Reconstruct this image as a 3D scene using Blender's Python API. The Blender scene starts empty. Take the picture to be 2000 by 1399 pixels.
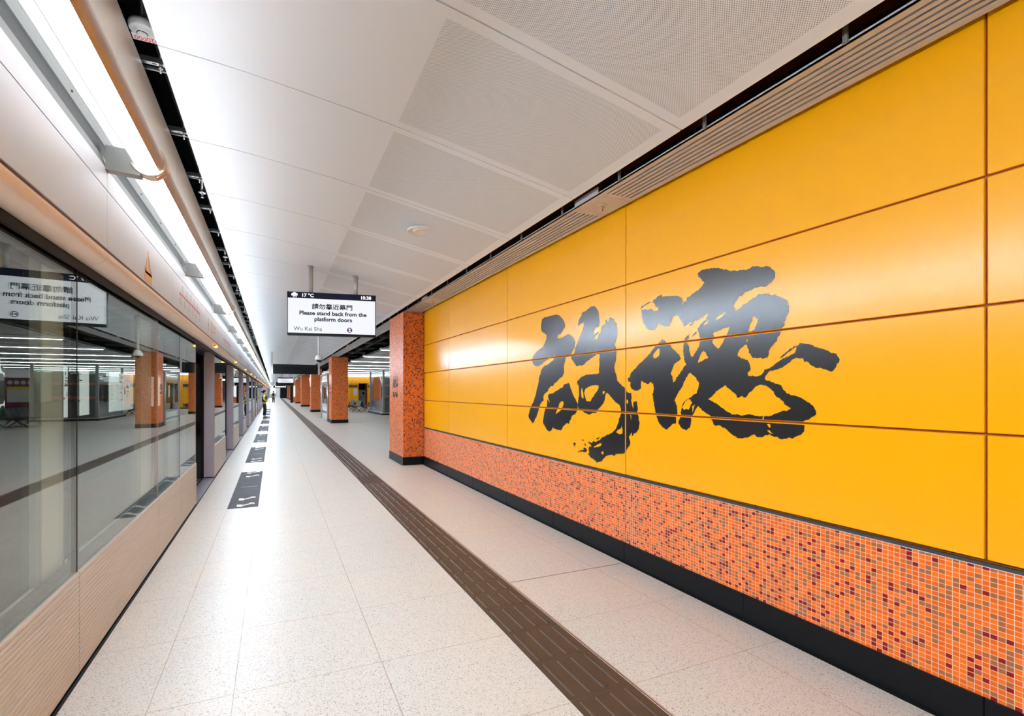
import bpy, math, random
from mathutils import Vector, Matrix
random.seed(7)
SC = bpy.context.scene
COL = SC.collection

# ------------------------------------------------------------------ camera, world, exposure
F_PX, VX, HY, EYE = 1000.0, 534.0, 764.5, 1.6
YAW = math.atan((1000 - VX) / F_PX)
SY, CY = math.sin(YAW), math.cos(YAW)
cam_d = bpy.data.cameras.new('camera')
cam_d.sensor_width = 36.0
cam_d.lens = 36.0 * F_PX / 2000.0
cam_d.shift_y = (HY - 699.5) / 2000.0
cam_d.clip_start, cam_d.clip_end = 0.05, 600
cam = bpy.data.objects.new('camera', cam_d)
COL.objects.link(cam)
cam.location = (0, 0, EYE)
cam.rotation_euler = (math.pi / 2, 0, -YAW)
SC.camera = cam
world = bpy.data.worlds.new('world')
SC.world = world
world.use_nodes = True
world.node_tree.nodes['Background'].inputs[0].default_value = (0.9, 0.93, 1.0, 1)
world.node_tree.nodes['Background'].inputs[1].default_value = 0.02
SC.view_settings.view_transform = 'Standard'
SC.view_settings.look = 'None'
SC.view_settings.exposure = 0.76
SC.view_settings.gamma = 1.0
SC.view_settings.use_curve_mapping = False
SC.cycles.use_denoising = True
SC.cycles.max_bounces = 14
SC.cycles.diffuse_bounces = 10
SC.cycles.glossy_bounces = 5
SC.cycles.transparent_max_bounces = 24
SC.cycles.sample_clamp_indirect = 8.0
L_STRIP, L_DOWN, L_UP, L_CONC, L_SCREEN, L_BOX = 2.7, 262.0, 7.4, 14.0, 0.58, 0.62

Y0, Y1 = -6.0, 150.0          # extent of the platform along its length

# ------------------------------------------------------------------ pixel helpers for the things printed on flat surfaces
def on_wall(px, py, X):
    r = (px - 1000) / F_PX
    Y = X * (CY - r * SY) / (SY + r * CY)
    d = X * SY + Y * CY
    return Y, EYE + (HY - py) * d / F_PX

# ------------------------------------------------------------------ materials
class NT:
    def __init__(s, name):
        s.mat = bpy.data.materials.new(name)
        s.mat.use_nodes = True
        s.t = s.mat.node_tree
        s.b = s.t.nodes['Principled BSDF']
        s.out = s.t.nodes['Material Output']
    def n(s, kind, **kw):
        nd = s.t.nodes.new(kind)
        for k, v in kw.items(): setattr(nd, k, v)
        return nd
    def put(s, sock, v):
        if hasattr(v, 'links'): s.t.links.new(v, sock)
        elif isinstance(v, (tuple, list)) and len(v) == 3 and sock.type == 'RGBA': sock.default_value = (*v, 1)
        else: sock.default_value = v
    def m(s, op, a, b=None, c=None):
        nd = s.n('ShaderNodeMath', operation=op)
        for i, v in enumerate((a, b, c)):
            if v is not None: s.put(nd.inputs[i], v)
        return nd.outputs[0]
    def pos(s):
        g = s.n('ShaderNodeNewGeometry')
        x = s.n('ShaderNodeSeparateXYZ'); s.t.links.new(g.outputs['Position'], x.inputs[0])
        return g, x.outputs[0], x.outputs[1], x.outputs[2]
    def mix(s, f, a, b):
        nd = s.n('ShaderNodeMix', data_type='RGBA')
        s.put(nd.inputs[0], f); s.put(nd.inputs[6], a); s.put(nd.inputs[7], b)
        return nd.outputs[2]
    def line(s, v, at, half):     # 1 where |v-at| < half
        return s.m('LESS_THAN', s.m('ABSOLUTE', s.m('SUBTRACT', v, at)), half)
    def rep(s, v, at, pitch, half):
        f = s.m('FRACT', s.m('ADD', s.m('DIVIDE', s.m('SUBTRACT', v, at), pitch), 0.5))
        return s.m('LESS_THAN', s.m('ABSOLUTE', s.m('SUBTRACT', f, 0.5)), half / pitch)
    def set(s, **kw):
        names = dict(color='Base Color', rough='Roughness', metal='Metallic', spec='Specular IOR Level', coat='Coat Weight', coat_rough='Coat Roughness', emit='Emission Color', emit_s='Emission Strength', alpha='Alpha')
        for k, v in kw.items(): s.put(s.b.inputs[names[k]], v)
        return s

def simple(name, color, rough=0.5, metal=0.0, spec=0.5, noise=0.0, scale=30.0, coat=0.0):
    t = NT(name)
    if noise:
        nz = t.n('ShaderNodeTexNoise'); nz.inputs['Scale'].default_value = scale; nz.inputs['Detail'].default_value = 4
        g = t.n('ShaderNodeNewGeometry'); t.t.links.new(g.outputs['Position'], nz.inputs['Vector'])
        k = t.m('ADD', t.m('MULTIPLY', nz.outputs[0], 2 * noise), 1 - noise)
        mx = t.n('ShaderNodeMix', data_type='RGBA', blend_type='MULTIPLY'); mx.inputs[0].default_value = 1
        mx.inputs[6].default_value = (*color, 1); t.t.links.new(k, mx.inputs[7])
        t.set(color=mx.outputs[2])
    else: t.set(color=color)
    t.set(rough=rough, metal=metal, spec=spec, coat=coat)
    return t.mat

def glow(name, color, strength):
    t = NT(name); t.set(color=(0.01, 0.01, 0.01), emit=color, emit_s=strength, rough=0.6, spec=0.1)
    return t.mat

def mat_floor():
    t = NT('terrazzo'); g, x, y, z = t.pos()
    vo = t.n('ShaderNodeTexVoronoi'); vo.inputs['Scale'].default_value = 190
    t.t.links.new(g.outputs['Position'], vo.inputs['Vector'])
    sp = t.n('ShaderNodeSeparateColor'); t.t.links.new(vo.outputs['Color'], sp.inputs[0])
    v2 = t.n('ShaderNodeTexVoronoi'); v2.inputs['Scale'].default_value = 420
    t.t.links.new(g.outputs['Position'], v2.inputs['Vector'])
    s2 = t.n('ShaderNodeSeparateColor'); t.t.links.new(v2.outputs['Color'], s2.inputs[0])
    nz = t.n('ShaderNodeTexNoise'); nz.inputs['Scale'].default_value = 1.3; nz.inputs['Detail'].default_value = 6
    t.t.links.new(g.outputs['Position'], nz.inputs['Vector'])
    base = t.mix(s2.outputs[0], (0.67, 0.615, 0.55), (0.52, 0.465, 0.40))
    base = t.mix(t.m('MULTIPLY', t.m('GREATER_THAN', sp.outputs[0], 0.93), 0.75), base, (0.16, 0.13, 0.11))
    base = t.mix(t.m('MULTIPLY', t.m('GREATER_THAN', sp.outputs[1], 0.86), 0.45), base, (0.42, 0.33, 0.25))
    base = t.mix(t.m('MULTIPLY', t.m('GREATER_THAN', s2.outputs[1], 0.94), 0.55), base, (0.22, 0.18, 0.15))
    base = t.mix(t.m('MULTIPLY', t.m('SUBTRACT', nz.outputs[0], 0.42), 0.7), base, (0.70, 0.52, 0.36))
    left = t.m('LESS_THAN', x, 1.5)
    ln = None
    for at in (-0.573, -0.19, 0.58, 1.79, 2.634, 3.45, 4.25, 5.05, 5.85, 6.65, 7.45):
        l = t.line(x, at, 0.0028); ln = l if ln is None else t.m('MAXIMUM', ln, l)
    ln = t.m('MAXIMUM', ln, t.rep(y, 3.886, 0.815, 0.0026))
    n3 = t.n('ShaderNodeTexNoise'); n3.inputs['Scale'].default_value = 4
    t.t.links.new(g.outputs['Position'], n3.inputs['Vector'])
    ln = t.m('MULTIPLY', ln, t.m('ADD', t.m('MULTIPLY', n3.outputs[0], 0.8), 0.2))
    base = t.mix(ln, base, (0.27, 0.15, 0.065))
    wide = t.m('MULTIPLY', t.line(y, 3.886, 0.006), t.m('MULTIPLY', t.m('GREATER_THAN', x, 1.8), t.m('LESS_THAN', x, 2.93)))
    wide = t.m('MAXIMUM', wide, t.m('MULTIPLY', t.line(y, 30.4, 0.035), t.m('GREATER_THAN', x, 1.2)))
    base = t.mix(wide, base, (0.07, 0.055, 0.045))
    t.set(color=base, rough=t.m('ADD', t.m('MULTIPLY', nz.outputs[0], 0.12), 0.32), spec=0.45)
    return t.mat

def mat_mosaic(name, pu, pv, cols, grout, gw=0.08):
    t = NT(name); g, x, y, z = t.pos()
    nx = t.n('ShaderNodeSeparateXYZ'); t.t.links.new(g.outputs['True Normal'], nx.inputs[0])
    side = t.m('GREATER_THAN', t.m('ABSOLUTE', nx.outputs[0]), 0.5)
    u = t.m('ADD', t.m('MULTIPLY', y, side), t.m('MULTIPLY', x, t.m('SUBTRACT', 1, side)))
    cu, cv = t.m('DIVIDE', u, pu), t.m('DIVIDE', t.m('SUBTRACT', z, 0.007), pv)
    cb = t.n('ShaderNodeCombineXYZ'); t.put(cb.inputs[0], t.m('FLOOR', cu)); t.put(cb.inputs[1], t.m('FLOOR', cv)); t.put(cb.inputs[2], side)
    wn = t.n('ShaderNodeTexWhiteNoise', noise_dimensions='3D'); t.t.links.new(cb.outputs[0], wn.inputs['Vector'])
    rp = t.n('ShaderNodeValToRGB'); rp.color_ramp.interpolation = 'CONSTANT'
    el = rp.color_ramp.elements
    while len(el) > 1: el.remove(el[-1])
    el[0].position = 0; el[0].color = (*cols[0][1], 1)
    for p, c in cols[1:]:
        e = el.new(p); e.color = (*c, 1)
    t.t.links.new(wn.outputs['Value'], rp.inputs[0])
    fu = t.m('ABSOLUTE', t.m('SUBTRACT', t.m('FRACT', cu), 0.5)); fv = t.m('ABSOLUTE', t.m('SUBTRACT', t.m('FRACT', cv), 0.5))
    gr = t.m('MAXIMUM', t.m('GREATER_THAN', fu, 0.5 - gw / 2), t.m('GREATER_THAN', fv, 0.5 - gw / 2 * pu / pv))
    t.set(color=t.mix(gr, rp.outputs[0], grout), rough=t.m('ADD', t.m('MULTIPLY', gr, 0.4), 0.38), spec=0.3)
    return t.mat

J_Y, J_P = 4.028, 1.3745       # ceiling joints: one position, pitch
def mat_ceiling():
    t = NT('ceiling_white'); g, x, y, z = t.pos()
    ty = t.m('MULTIPLY', t.m('FRACT', t.m('ADD', t.m('DIVIDE', t.m('SUBTRACT', y, J_Y), J_P), 100)), J_P)
    inside = t.m('MULTIPLY', t.m('MULTIPLY', t.m('GREATER_THAN', ty, 0.085), t.m('LESS_THAN', ty, J_P - 0.085)), t.m('MULTIPLY', t.m('GREATER_THAN', x, 0.875), t.m('LESS_THAN', x, 2.405)))
    a = 0.0105
    u = t.m('FRACT', t.m('DIVIDE', t.m('ADD', x, y), a * 1.4142)); v = t.m('FRACT', t.m('ADD', t.m('DIVIDE', t.m('SUBTRACT', y, x), a * 1.4142), 400))
    u = t.m('SUBTRACT', u, 0.5); v = t.m('SUBTRACT', v, 0.5)
    hole = t.m('LESS_THAN', t.m('ADD', t.m('MULTIPLY', u, u), t.m('MULTIPLY', v, v)), 0.245 ** 2)
    hole = t.m('MULTIPLY', hole, inside)
    t.set(color=t.mix(hole, (0.79, 0.815, 0.835), (0.12, 0.12, 0.12)), rough=0.46, spec=0.4)
    return t.mat

def mat_glass():
    t = NT('screen_glass')
    lw = t.n('ShaderNodeLayerWeight'); lw.inputs['Blend'].default_value = 0.5
    p5 = t.m('POWER', lw.outputs['Facing'], 4.2)
    fac = t.m('ADD', t.m('MULTIPLY', p5, 0.93), 0.07)
    tr = t.n('ShaderNodeBsdfTransparent'); tr.inputs[0].default_value = (0.86, 0.92, 0.89, 1)
    gl = t.n('ShaderNodeBsdfGlossy'); gl.inputs['Roughness'].default_value = 0.0; gl.inputs['Color'].default_value = (0.97, 1, 0.99, 1)
    mx = t.n('ShaderNodeMixShader'); t.put(mx.inputs[0], fac)
    t.t.links.new(tr.outputs[0], mx.inputs[1]); t.t.links.new(gl.outputs[0], mx.inputs[2])
    t.t.links.new(mx.outputs[0], t.out.inputs[0])
    return t.mat

M = dict(
    floor=mat_floor(), ceiling=mat_ceiling(), glass=mat_glass(),
    dado=mat_mosaic('mosaic_dado', 0.0288, 0.0238, [(0, (0.90, 0.165, 0.006)), (0.36, (0.80, 0.125, 0.004)), (0.66, (0.42, 0.125, 0.035)), (0.88, (0.27, 0.004, 0.006))], (0.80, 0.52, 0.36), 0.10),
    mosaic=mat_mosaic('mosaic_column', 0.0248, 0.0248, [(0, (0.79, 0.168, 0.022)), (0.42, (0.70, 0.130, 0.016)), (0.70, (0.34, 0.105, 0.03)), (0.86, (0.12, 0.008, 0.010)), (0.95, (0.09, 0.03, 0.02))], (0.55, 0.20, 0.09), 0.09),
    yellow=simple('yellow_enamel', (0.97, 0.42, 0.0), 0.24, 0, 0.5),
    joint=simple('panel_joint', (0.42, 0.10, 0.002), 0.6),
    ink=simple('black_enamel', (0.010, 0.009, 0.011), 0.25, 0, 0.8),
    granite=simple('black_granite', (0.007, 0.007, 0.008), 0.45, 0, 0.16, 0.3, 60),
    black=simple('black_paint', (0.006, 0.006, 0.006), 0.6, 0, 0.2),
    rubber=simple('black_rubber', (0.008, 0.008, 0.009), 0.5, 0, 0.3),
    void=simple('dark_void', (0.004, 0.004, 0.004), 0.9, 0, 0.05),
    concrete=simple('tunnel_concrete', (0.10, 0.10, 0.10), 0.85, 0, 0.2, 0.4, 2),
    champagne=simple('champagne_metal', (0.86, 0.72, 0.60), 0.40, 0.45, 0.5),
    pipe=simple('brushed_pipe', (0.50, 0.38, 0.30), 0.34, 0.85, 0.5),
    copper=simple('copper_trim', (0.62, 0.36, 0.22), 0.35, 0.8),
    brown=simple('brown_recess', (0.16, 0.05, 0.03), 0.5, 0.2),
    kick=simple('beige_ribbed_metal', (0.66, 0.605, 0.535), 0.42, 0.35, 0.5),
    fascia=simple('white_fascia', (0.56, 0.57, 0.60), 0.45, 0.1, 0.5),
    post=simple('lilac_grey_metal', (0.50, 0.47, 0.54), 0.42, 0.3),
    stile=simple('pale_grey_stile', (0.80, 0.81, 0.81), 0.5, 0.1),
    grey=simple('grey_metal', (0.30, 0.30, 0.28), 0.45, 0.5),
    dgrey=simple('dark_grey_metal', (0.07, 0.07, 0.065), 0.5, 0.4),
    steel=simple('stainless', (0.62, 0.60, 0.57), 0.3, 0.95),
    beige=simple('beige_panel', (0.86, 0.82, 0.75), 0.30, 0.15),
    grille=simple('grille_paint', (0.62, 0.58, 0.575), 0.45, 0.1),
    white=simple('white_plastic', (0.66, 0.64, 0.59), 0.45),
    tact=simple('brown_tactile', (0.078, 0.046, 0.028), 0.5, 0, 0.22, 0.25, 12),
    matgrey=simple('worn_grey_marking', (0.050, 0.049, 0.052), 0.65, 0, 0.25, 0.6, 4),
    arrow=simple('cream_paint', (0.72, 0.66, 0.58), 0.7, 0, 0.2),
    teal=simple('faded_teal', (0.16, 0.28, 0.25), 0.5),
    sill=simple('sill_metal', (0.33, 0.31, 0.34), 0.38, 0.6),
    strip=glow('strip_light', (0.90, 0.96, 1.03), L_STRIP), downlight=glow('strip_downlight', (0.81, 0.95, 1.11), L_DOWN), uplight=glow('strip_uplight', (0.82, 0.95, 1.10), L_UP),
    conc=glow('concourse_light', (0.92, 0.97, 1.03), L_CONC),
    screen=glow('screen_white', (0.93, 0.95, 1.0), L_SCREEN),
    scrdark=glow('screen_navy', (0.003, 0.003, 0.012), 1.0),
    scrtext=simple('screen_ink', (0.012, 0.013, 0.05), 0.5, 0, 0.1),
    purple=simple('purple_disc', (0.07, 0.01, 0.10), 0.5),
    lightbox=glow('poster_light', (1.0, 1.0, 0.98), L_BOX),
    amber=glow('amber_lamp', (1.0, 0.36, 0.03), 6.0),
    orange_d=simple('orange_print', (0.85, 0.42, 0.12), 0.5),
    redprint=simple('red_print', (0.62, 0.10, 0.10), 0.5),
    greyprint=simple('grey_print', (0.42, 0.40, 0.42), 0.5),
    green=simple('green_print', (0.10, 0.42, 0.26), 0.5),
    red=simple('red_label', (0.7, 0.03, 0.04), 0.5),
    skin=simple('skin', (0.60, 0.36, 0.25), 0.5),
    hair=simple('dark_hair', (0.018, 0.012, 0.010), 0.5),
    hivis=simple('yellow_sleeve', (0.80, 0.68, 0.03), 0.6),
    jgrey=simple('grey_cloth', (0.11, 0.11, 0.115), 0.75),
    jblack=simple('black_cloth', (0.010, 0.010, 0.012), 0.8),
    shoe=simple('white_shoe', (0.7, 0.68, 0.64), 0.5),
    magenta=simple('magenta_panel', (0.17, 0.008, 0.060), 0.4),
    yellowp=simple('yellow_print', (0.85, 0.60, 0.03), 0.5),
    gdoor=simple('grey_green_door', (0.27, 0.30, 0.26), 0.45),
    cceil=simple('concourse_ceiling', (0.30, 0.30, 0.30), 0.5, 0.1),
    tglass=simple('tinted_panel', (0.16, 0.17, 0.18), 0.15, 0.3),
    spk=simple('speaker_white', (0.78, 0.78, 0.77), 0.5), satin=simple('satin_pole', (0.50, 0.49, 0.47), 0.45, 0.25), ductm=simple('black_duct', (0.022, 0.022, 0.022), 0.6, 0, 0.2),
    brass=simple('brass', (0.55, 0.42, 0.16), 0.3, 0.9),
)

# ------------------------------------------------------------------ mesh helpers
class MB:
    def __init__(s): s.v, s.f, s.mi, s.mats, s.sm = [], [], [], [], []
    def mat(s, m):
        if m not in s.mats: s.mats.append(m)
        return s.mats.index(m)
    def add(s, verts, faces, m, smooth=False):
        o = len(s.v); s.v += [tuple(p) for p in verts]; k = s.mat(m)
        for f in faces: s.f.append([i + o for i in f]); s.mi.append(k); s.sm.append(smooth)
        return s
    def box(s, x0, x1, y0, y1, z0, z1, m):
        v = [(x, y, z) for x in (x0, x1) for y in (y0, y1) for z in (z0, z1)]
        return s.add(v, [(0, 1, 3, 2), (4, 6, 7, 5), (0, 4, 5, 1), (2, 3, 7, 6), (0, 2, 6, 4), (1, 5, 7, 3)], m)
    def bbox(s, x0, x1, y0, y1, z0, z1, b, m):      # box with bevelled vertical and horizontal edges
        v = []
        for z, e in ((z0, b), (z0 + b, 0), (z1 - b, 0), (z1, b)):
            xa, xb, ya, yb = x0 + e, x1 - e, y0 + e, y1 - e
            v += [(xa + b, ya, z), (xb - b, ya, z), (xb, ya + b, z), (xb, yb - b, z), (xb - b, yb, z), (xa + b, yb, z), (xa, yb - b, z), (xa, ya + b, z)]
        f = [tuple(range(7, -1, -1)), tuple(range(24, 32))]
        for k in range(3):
            for i in range(8):
                j = (i + 1) % 8; f.append((k * 8 + i, k * 8 + j, k * 8 + 8 + j, k * 8 + 8 + i))
        return s.add(v, f, m)
    def prism(s, prof, y0, y1, m, closed=True, smooth=False, caps=True):   # (x,z) outline swept along Y
        n = len(prof); v = [(x, y0, z) for x, z in prof] + [(x, y1, z) for x, z in prof]
        f = [(i, (i + 1) % n, n + (i + 1) % n, n + i) for i in range(n if closed else n - 1)]
        s.add(v, f, m, smooth)
        if closed and caps: s.add(v, [tuple(range(n - 1, -1, -1)), tuple(range(n, 2 * n))], m)
        return s
    def tube(s, a, b, r, m, n=12, r2=None, caps=True):
        a, b = Vector(a), Vector(b); d = (b - a).normalized()
        u = d.orthogonal().normalized(); w = d.cross(u); r2 = r if r2 is None else r2
        v = []
        for p, q in ((a, r), (b, r2)):
            for i in range(n):
                t = 2 * math.pi * i / n; v.append(p + (u * math.cos(t) + w * math.sin(t)) * q)
        s.add(v, [(i, (i + 1) % n, n + (i + 1) % n, n + i) for i in range(n)], m, True)
        if caps: s.add(v, [tuple(range(n - 1, -1, -1)), tuple(range(n, 2 * n))], m)
        return s
    def lathe(s, c, prof, m, n=24, caps=True):      # (r,z) profile round the vertical axis through c
        v, f = [], []
        for r, z in prof:
            for i in range(n):
                t = 2 * math.pi * i / n; v.append((c[0] + r * math.cos(t), c[1] + r * math.sin(t), c[2] + z))
        for k in range(len(prof) - 1):
            for i in range(n):
                j = (i + 1) % n; f.append((k * n + i, k * n + j, k * n + n + j, k * n + n + i))
        s.add(v, f, m, True)
        if caps: s.add(v, [tuple(range(n)), tuple(range(len(prof) * n - n, len(prof) * n))], m)
        return s
    def ball(s, c, r, m, n=14, sc=(1, 1, 1)):
        v, f = [], []
        for k in range(n // 2 + 1):
            a = math.pi * k / (n // 2)
            for i in range(n):
                t = 2 * math.pi * i / n; v.append((c[0] + r * sc[0] * math.sin(a) * math.cos(t), c[1] + r * sc[1] * math.sin(a) * math.sin(t), c[2] + r * sc[2] * math.cos(a)))
        for k in range(n // 2):
            for i in range(n):
                j = (i + 1) % n; f.append((k * n + i, k * n + n + i, k * n + n + j, k * n + j))
        return s.add(v, f, m, True)
    def build(s, name, parent=None):
        me = bpy.data.meshes.new(name)
        me.from_pydata(s.v, [], s.f)
        for m in s.mats: me.materials.append(m)
        me.polygons.foreach_set('material_index', s.mi)
        me.polygons.foreach_set('use_smooth', s.sm)
        me.validate(); me.update()
        import bmesh
        bm = bmesh.new(); bm.from_mesh(me)
        bmesh.ops.remove_doubles(bm, verts=bm.verts, dist=1e-6)
        bmesh.ops.recalc_face_normals(bm, faces=bm.faces)
        bm.to_mesh(me); bm.free()
        o = bpy.data.objects.new(name, me); COL.objects.link(o)
        if parent is not None:
            o.parent = parent
            o.matrix_parent_inverse = parent.matrix_basis.inverted()
        return o

def tag(o, label, cat, group=None, kind='thing'):
    o['label'] = label; o['category'] = cat; o['kind'] = kind
    if group: o['group'] = group
    return o
def thing(name, loc, label, cat, group=None):
    o = bpy.data.objects.new(name, None); COL.objects.link(o); o.location = loc
    o.empty_display_size = 0.1
    return tag(o, label, cat, group)
def struct(o): o['kind'] = 'structure'; return o
ORD = ['first', 'second', 'third', 'fourth', 'fifth', 'sixth', 'seventh', 'eighth', 'ninth', 'tenth', 'eleventh', 'twelfth', 'thirteenth', 'fourteenth', 'fifteenth', 'sixteenth', 'seventeenth', 'eighteenth', 'nineteenth', 'twentieth',
       'twenty-first', 'twenty-second', 'twenty-third', 'twenty-fourth', 'twenty-fifth', 'twenty-sixth', 'twenty-seventh', 'twenty-eighth', 'twenty-ninth', 'thirtieth', 'thirty-first', 'thirty-second', 'thirty-third', 'thirty-fourth', 'thirty-fifth', 'thirty-sixth', 'thirty-seventh', 'thirty-eighth', 'thirty-ninth', 'fortieth']

def flat(name, polys, frame, m, parent, depth=0.0015):
    """2-D outlines (with holes) filled and given a little thickness; frame = (origin, right, up)."""
    cu = bpy.data.curves.new(name, 'CURVE'); cu.dimensions = '2D'; cu.fill_mode = 'BOTH'; cu.extrude = depth / 2
    for pl in polys:
        sp = cu.splines.new('POLY'); sp.points.add(len(pl) - 1); sp.use_cyclic_u = True
        for q, (a, b) in zip(sp.points, pl): q.co = (a, b, 0, 1)
    return finish_curve(cu, name, frame, m, parent)
def text(name, body, size, frame, m, parent, align='LEFT', bold=0.0, depth=0.001, sx=1.0, spacing=1.0):
    cu = bpy.data.curves.new(name, 'FONT'); cu.body = body; cu.size = size; cu.align_x = align; cu.align_y = 'CENTER'
    cu.offset = bold; cu.extrude = depth / 2; cu.resolution_u = 4; cu.space_character = spacing
    return finish_curve(cu, name, frame, m, parent, sx)
def finish_curve(cu, name, frame, m, parent, sx=1.0):
    tmp = bpy.data.objects.new(name, cu); COL.objects.link(tmp)
    dg = bpy.context.evaluated_depsgraph_get()
    me = bpy.data.meshes.new_from_object(tmp.evaluated_get(dg))
    bpy.data.objects.remove(tmp); bpy.data.curves.remove(cu)
    o, r, u = (Vector(q) for q in frame); r.normalize(); u.normalize(); nrm = r.cross(u)
    mt = Matrix(((r[0] * sx, u[0], nrm[0], o[0]), (r[1] * sx, u[1], nrm[1], o[1]), (r[2] * sx, u[2], nrm[2], o[2]), (0, 0, 0, 1)))
    me.transform(mt); me.materials.clear(); me.materials.append(m)
    me.name = name
    ob = bpy.data.objects.new(name, me); COL.objects.link(ob)
    if parent is not None:
        ob.parent = parent; ob.matrix_parent_inverse = parent.matrix_basis.inverted()
    return ob

# ================================================================== SETTING
# floor: platform and concourse
b = MB(); b.box(-0.985, 14.5, Y0, Y1, -0.25, 0.0, M['floor']); struct(b.build('floor'))
b = MB(); b.box(-5.3, -1.36, Y0, Y1, -1.25, -1.1, M['concrete'])
b.box(-1.36, -0.985, Y0, Y1, -1.25, -0.012, M['concrete']); struct(b.build('floor_track'))
b = MB(); b.box(-5.4, -5.1, Y0, Y1, -1.25, 4.2, M['concrete']); struct(b.build('wall_tunnel'))
b = MB(); b.box(-5.4, -1.36, Y0, Y1, 3.6, 3.8, M['void']); struct(b.build('ceiling_tunnel'))
b = MB(); b.box(-5.4, 14.6, Y0, Y1, 4.9, 5.1, M['void']); struct(b.build('ceiling_slab'))

# platform ceiling: curved white panels
def refine(P, n=4):
    Q = []
    for i in range(len(P) - 1):
        p0, p1, p2, p3 = P[max(i - 1, 0)], P[i], P[i + 1], P[min(i + 2, len(P) - 1)]
        for k in range(n):
            t = k / n
            Q.append(tuple(0.5 * (2 * b + (c - a) * t + (2 * a - 5 * b + 4 * c - d) * t * t + (3 * b - a - 3 * c + d) * t ** 3) for a, b, c, d in zip(p0, p1, p2, p3)))
    return Q + [P[-1]]
PROF = refine([(-0.690, 3.872), (-0.30, 3.844), (0.10, 3.796), (0.50, 3.740), (0.90, 3.676), (1.30, 3.604), (1.70, 3.526), (2.10, 3.450), (2.50, 3.365)], 5)
def ceil_z(x):
    for (a, za), (c, zc) in zip(PROF, PROF[1:]):
        if a <= x <= c: return za + (zc - za) * (x - a) / (c - a)
    return PROF[-1][1]
b = MB(); b.prism([(x, z + 0.028) for x, z in PROF[0:]] + [(x, z + 0.06) for x, z in reversed(PROF)], Y0, Y1, M['white'])
ceiling = struct(b.build('ceiling'))
def panel_strip(b, ya, yb):
    b.prism(PROF + [(x, z + 0.024) for x, z in reversed(PROF)], ya, yb, M['ceiling'], smooth=False)
n0 = -7
far = MB()
k = n0
while J_Y + k * J_P < Y1:
    ya, yb = J_Y + k * J_P + 0.006, J_Y + (k + 1) * J_P - 0.006
    if k < 60:
        p = MB(); panel_strip(p, ya, yb)
        p.build('ceiling_panel', ceiling)
    else: panel_strip(far, ya, yb)
    k += 1
o = far.build('ceiling_panel', ceiling); o['kind'] = 'stuff'

# right wall: yellow enamel cladding over a mosaic dado
WX = 3.0
WALL_END = 11.01
VJ = [-4.14, -1.456, 1.227, 3.909, 6.592, 9.248, WALL_END]        # vertical joints
HJ = [0.806, 1.40, 2.0, 2.6, 3.40]                               # horizontal joints
b = MB(); b.box(WX + 0.022, 8.6, Y0, WALL_END + 1.43, 0.0, 4.0, M['joint'])
wall = struct(b.build('wall_right'))
ys = [Y0] + VJ
for i in range(len(ys) - 1):
    for j in range(len(HJ) - 1):
        p = MB(); g = 0.006
        p.bbox(WX, WX + 0.0215, ys[i] + g, ys[i + 1] - g, HJ[j] + g + (0.004 if j == 0 else 0), HJ[j + 1] - g, 0.003, M['yellow'])
        p.build('cladding_panel', wall)
for ya, yb in ((Y0, 3.909), (3.909, WALL_END)):
    p = MB(); p.box(WX - 0.004, WX + 0.0215, ya + 0.003, yb - 0.003, 0.178, 0.785, M['dado']); p.build('mosaic_dado', wall)
b = MB(); b.bbox(WX - 0.010, WX + 0.02, Y0, WALL_END, 0.787, 0.803, 0.003, M['dgrey'])
b.box(WX - 0.007, WX + 0.02, Y0, WALL_END, 0.7835, 0.787, M['grille']); struct(b.build('trim_1'))
b = MB()
bj = [Y0] + [1.227 + 1.341 * q for q in range(-4, 7)] + [WALL_END]
for ya, yb in zip(bj, bj[1:]):
    b.bbox(WX - 0.018, WX + 0.021, ya + 0.0015, yb - 0.0015, 0.0, 0.178, 0.003, M['granite'])
struct(b.build('baseboard_right'))
b = MB(); b.box(WX - 0.046, WX - 0.034, Y0, WALL_END, 0.0005, 0.003, M['black']); b.box(WX - 0.034, WX - 0.018, Y0, WALL_END, 0.0005, 0.002, M['granite']); struct(b.build('trim_2'))

# left side above the doors: beige panels up to the service gap
b = MB(); LX = -0.87
yb = 3.865 - 2.14 * 5
while yb < Y1:
    b.box(LX - 0.03, LX, yb + 0.003, yb + 2.137, 3.10, 4.0, M['beige']); yb += 2.14
b.box(LX - 0.06, LX - 0.031, Y0, Y1, 3.10, 3.98, M['stile'])
struct(b.build('wall_left'))
b = MB(); b.box(LX - 0.2, LX - 0.07, Y0, Y1, 3.99, 4.9, M['void']); struct(b.build('wall_left_void'))

# end walls
b = MB(); b.box(-5.4, 14.6, Y0 - 0.2, Y0, -1.25, 5.0, M['ceiling']); struct(b.build('wall_back'))
b = MB(); b.box(-5.4, 14.6, Y1 - 6, Y1, -1.25, 5.0, M['stile']); struct(b.build('wall_far'))
# concourse beyond the wall: ceiling and the opposite side
CZ = 3.22
b = MB()
yy = WALL_END + 1.45
while yy < Y1:
    b.box(3.95, 14.4, yy + 0.01, yy + 1.19, CZ, CZ + 0.03, M['cceil']); yy += 1.2
b.box(3.95, 14.4, WALL_END + 1.45, Y1, CZ + 0.06, CZ + 0.1, M['dgrey'])
struct(b.build('ceiling_concourse'))
b = MB(); b.box(14.2, 14.5, WALL_END, Y1, 0, 4.0, M['stile'])
yy = 14.0
while yy < 140:
    b.box(14.17, 14.2, yy, yy + 2.4, 0.05, 2.3, M['tglass']); yy += 4.9
struct(b.build('wall_opposite'))

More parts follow.
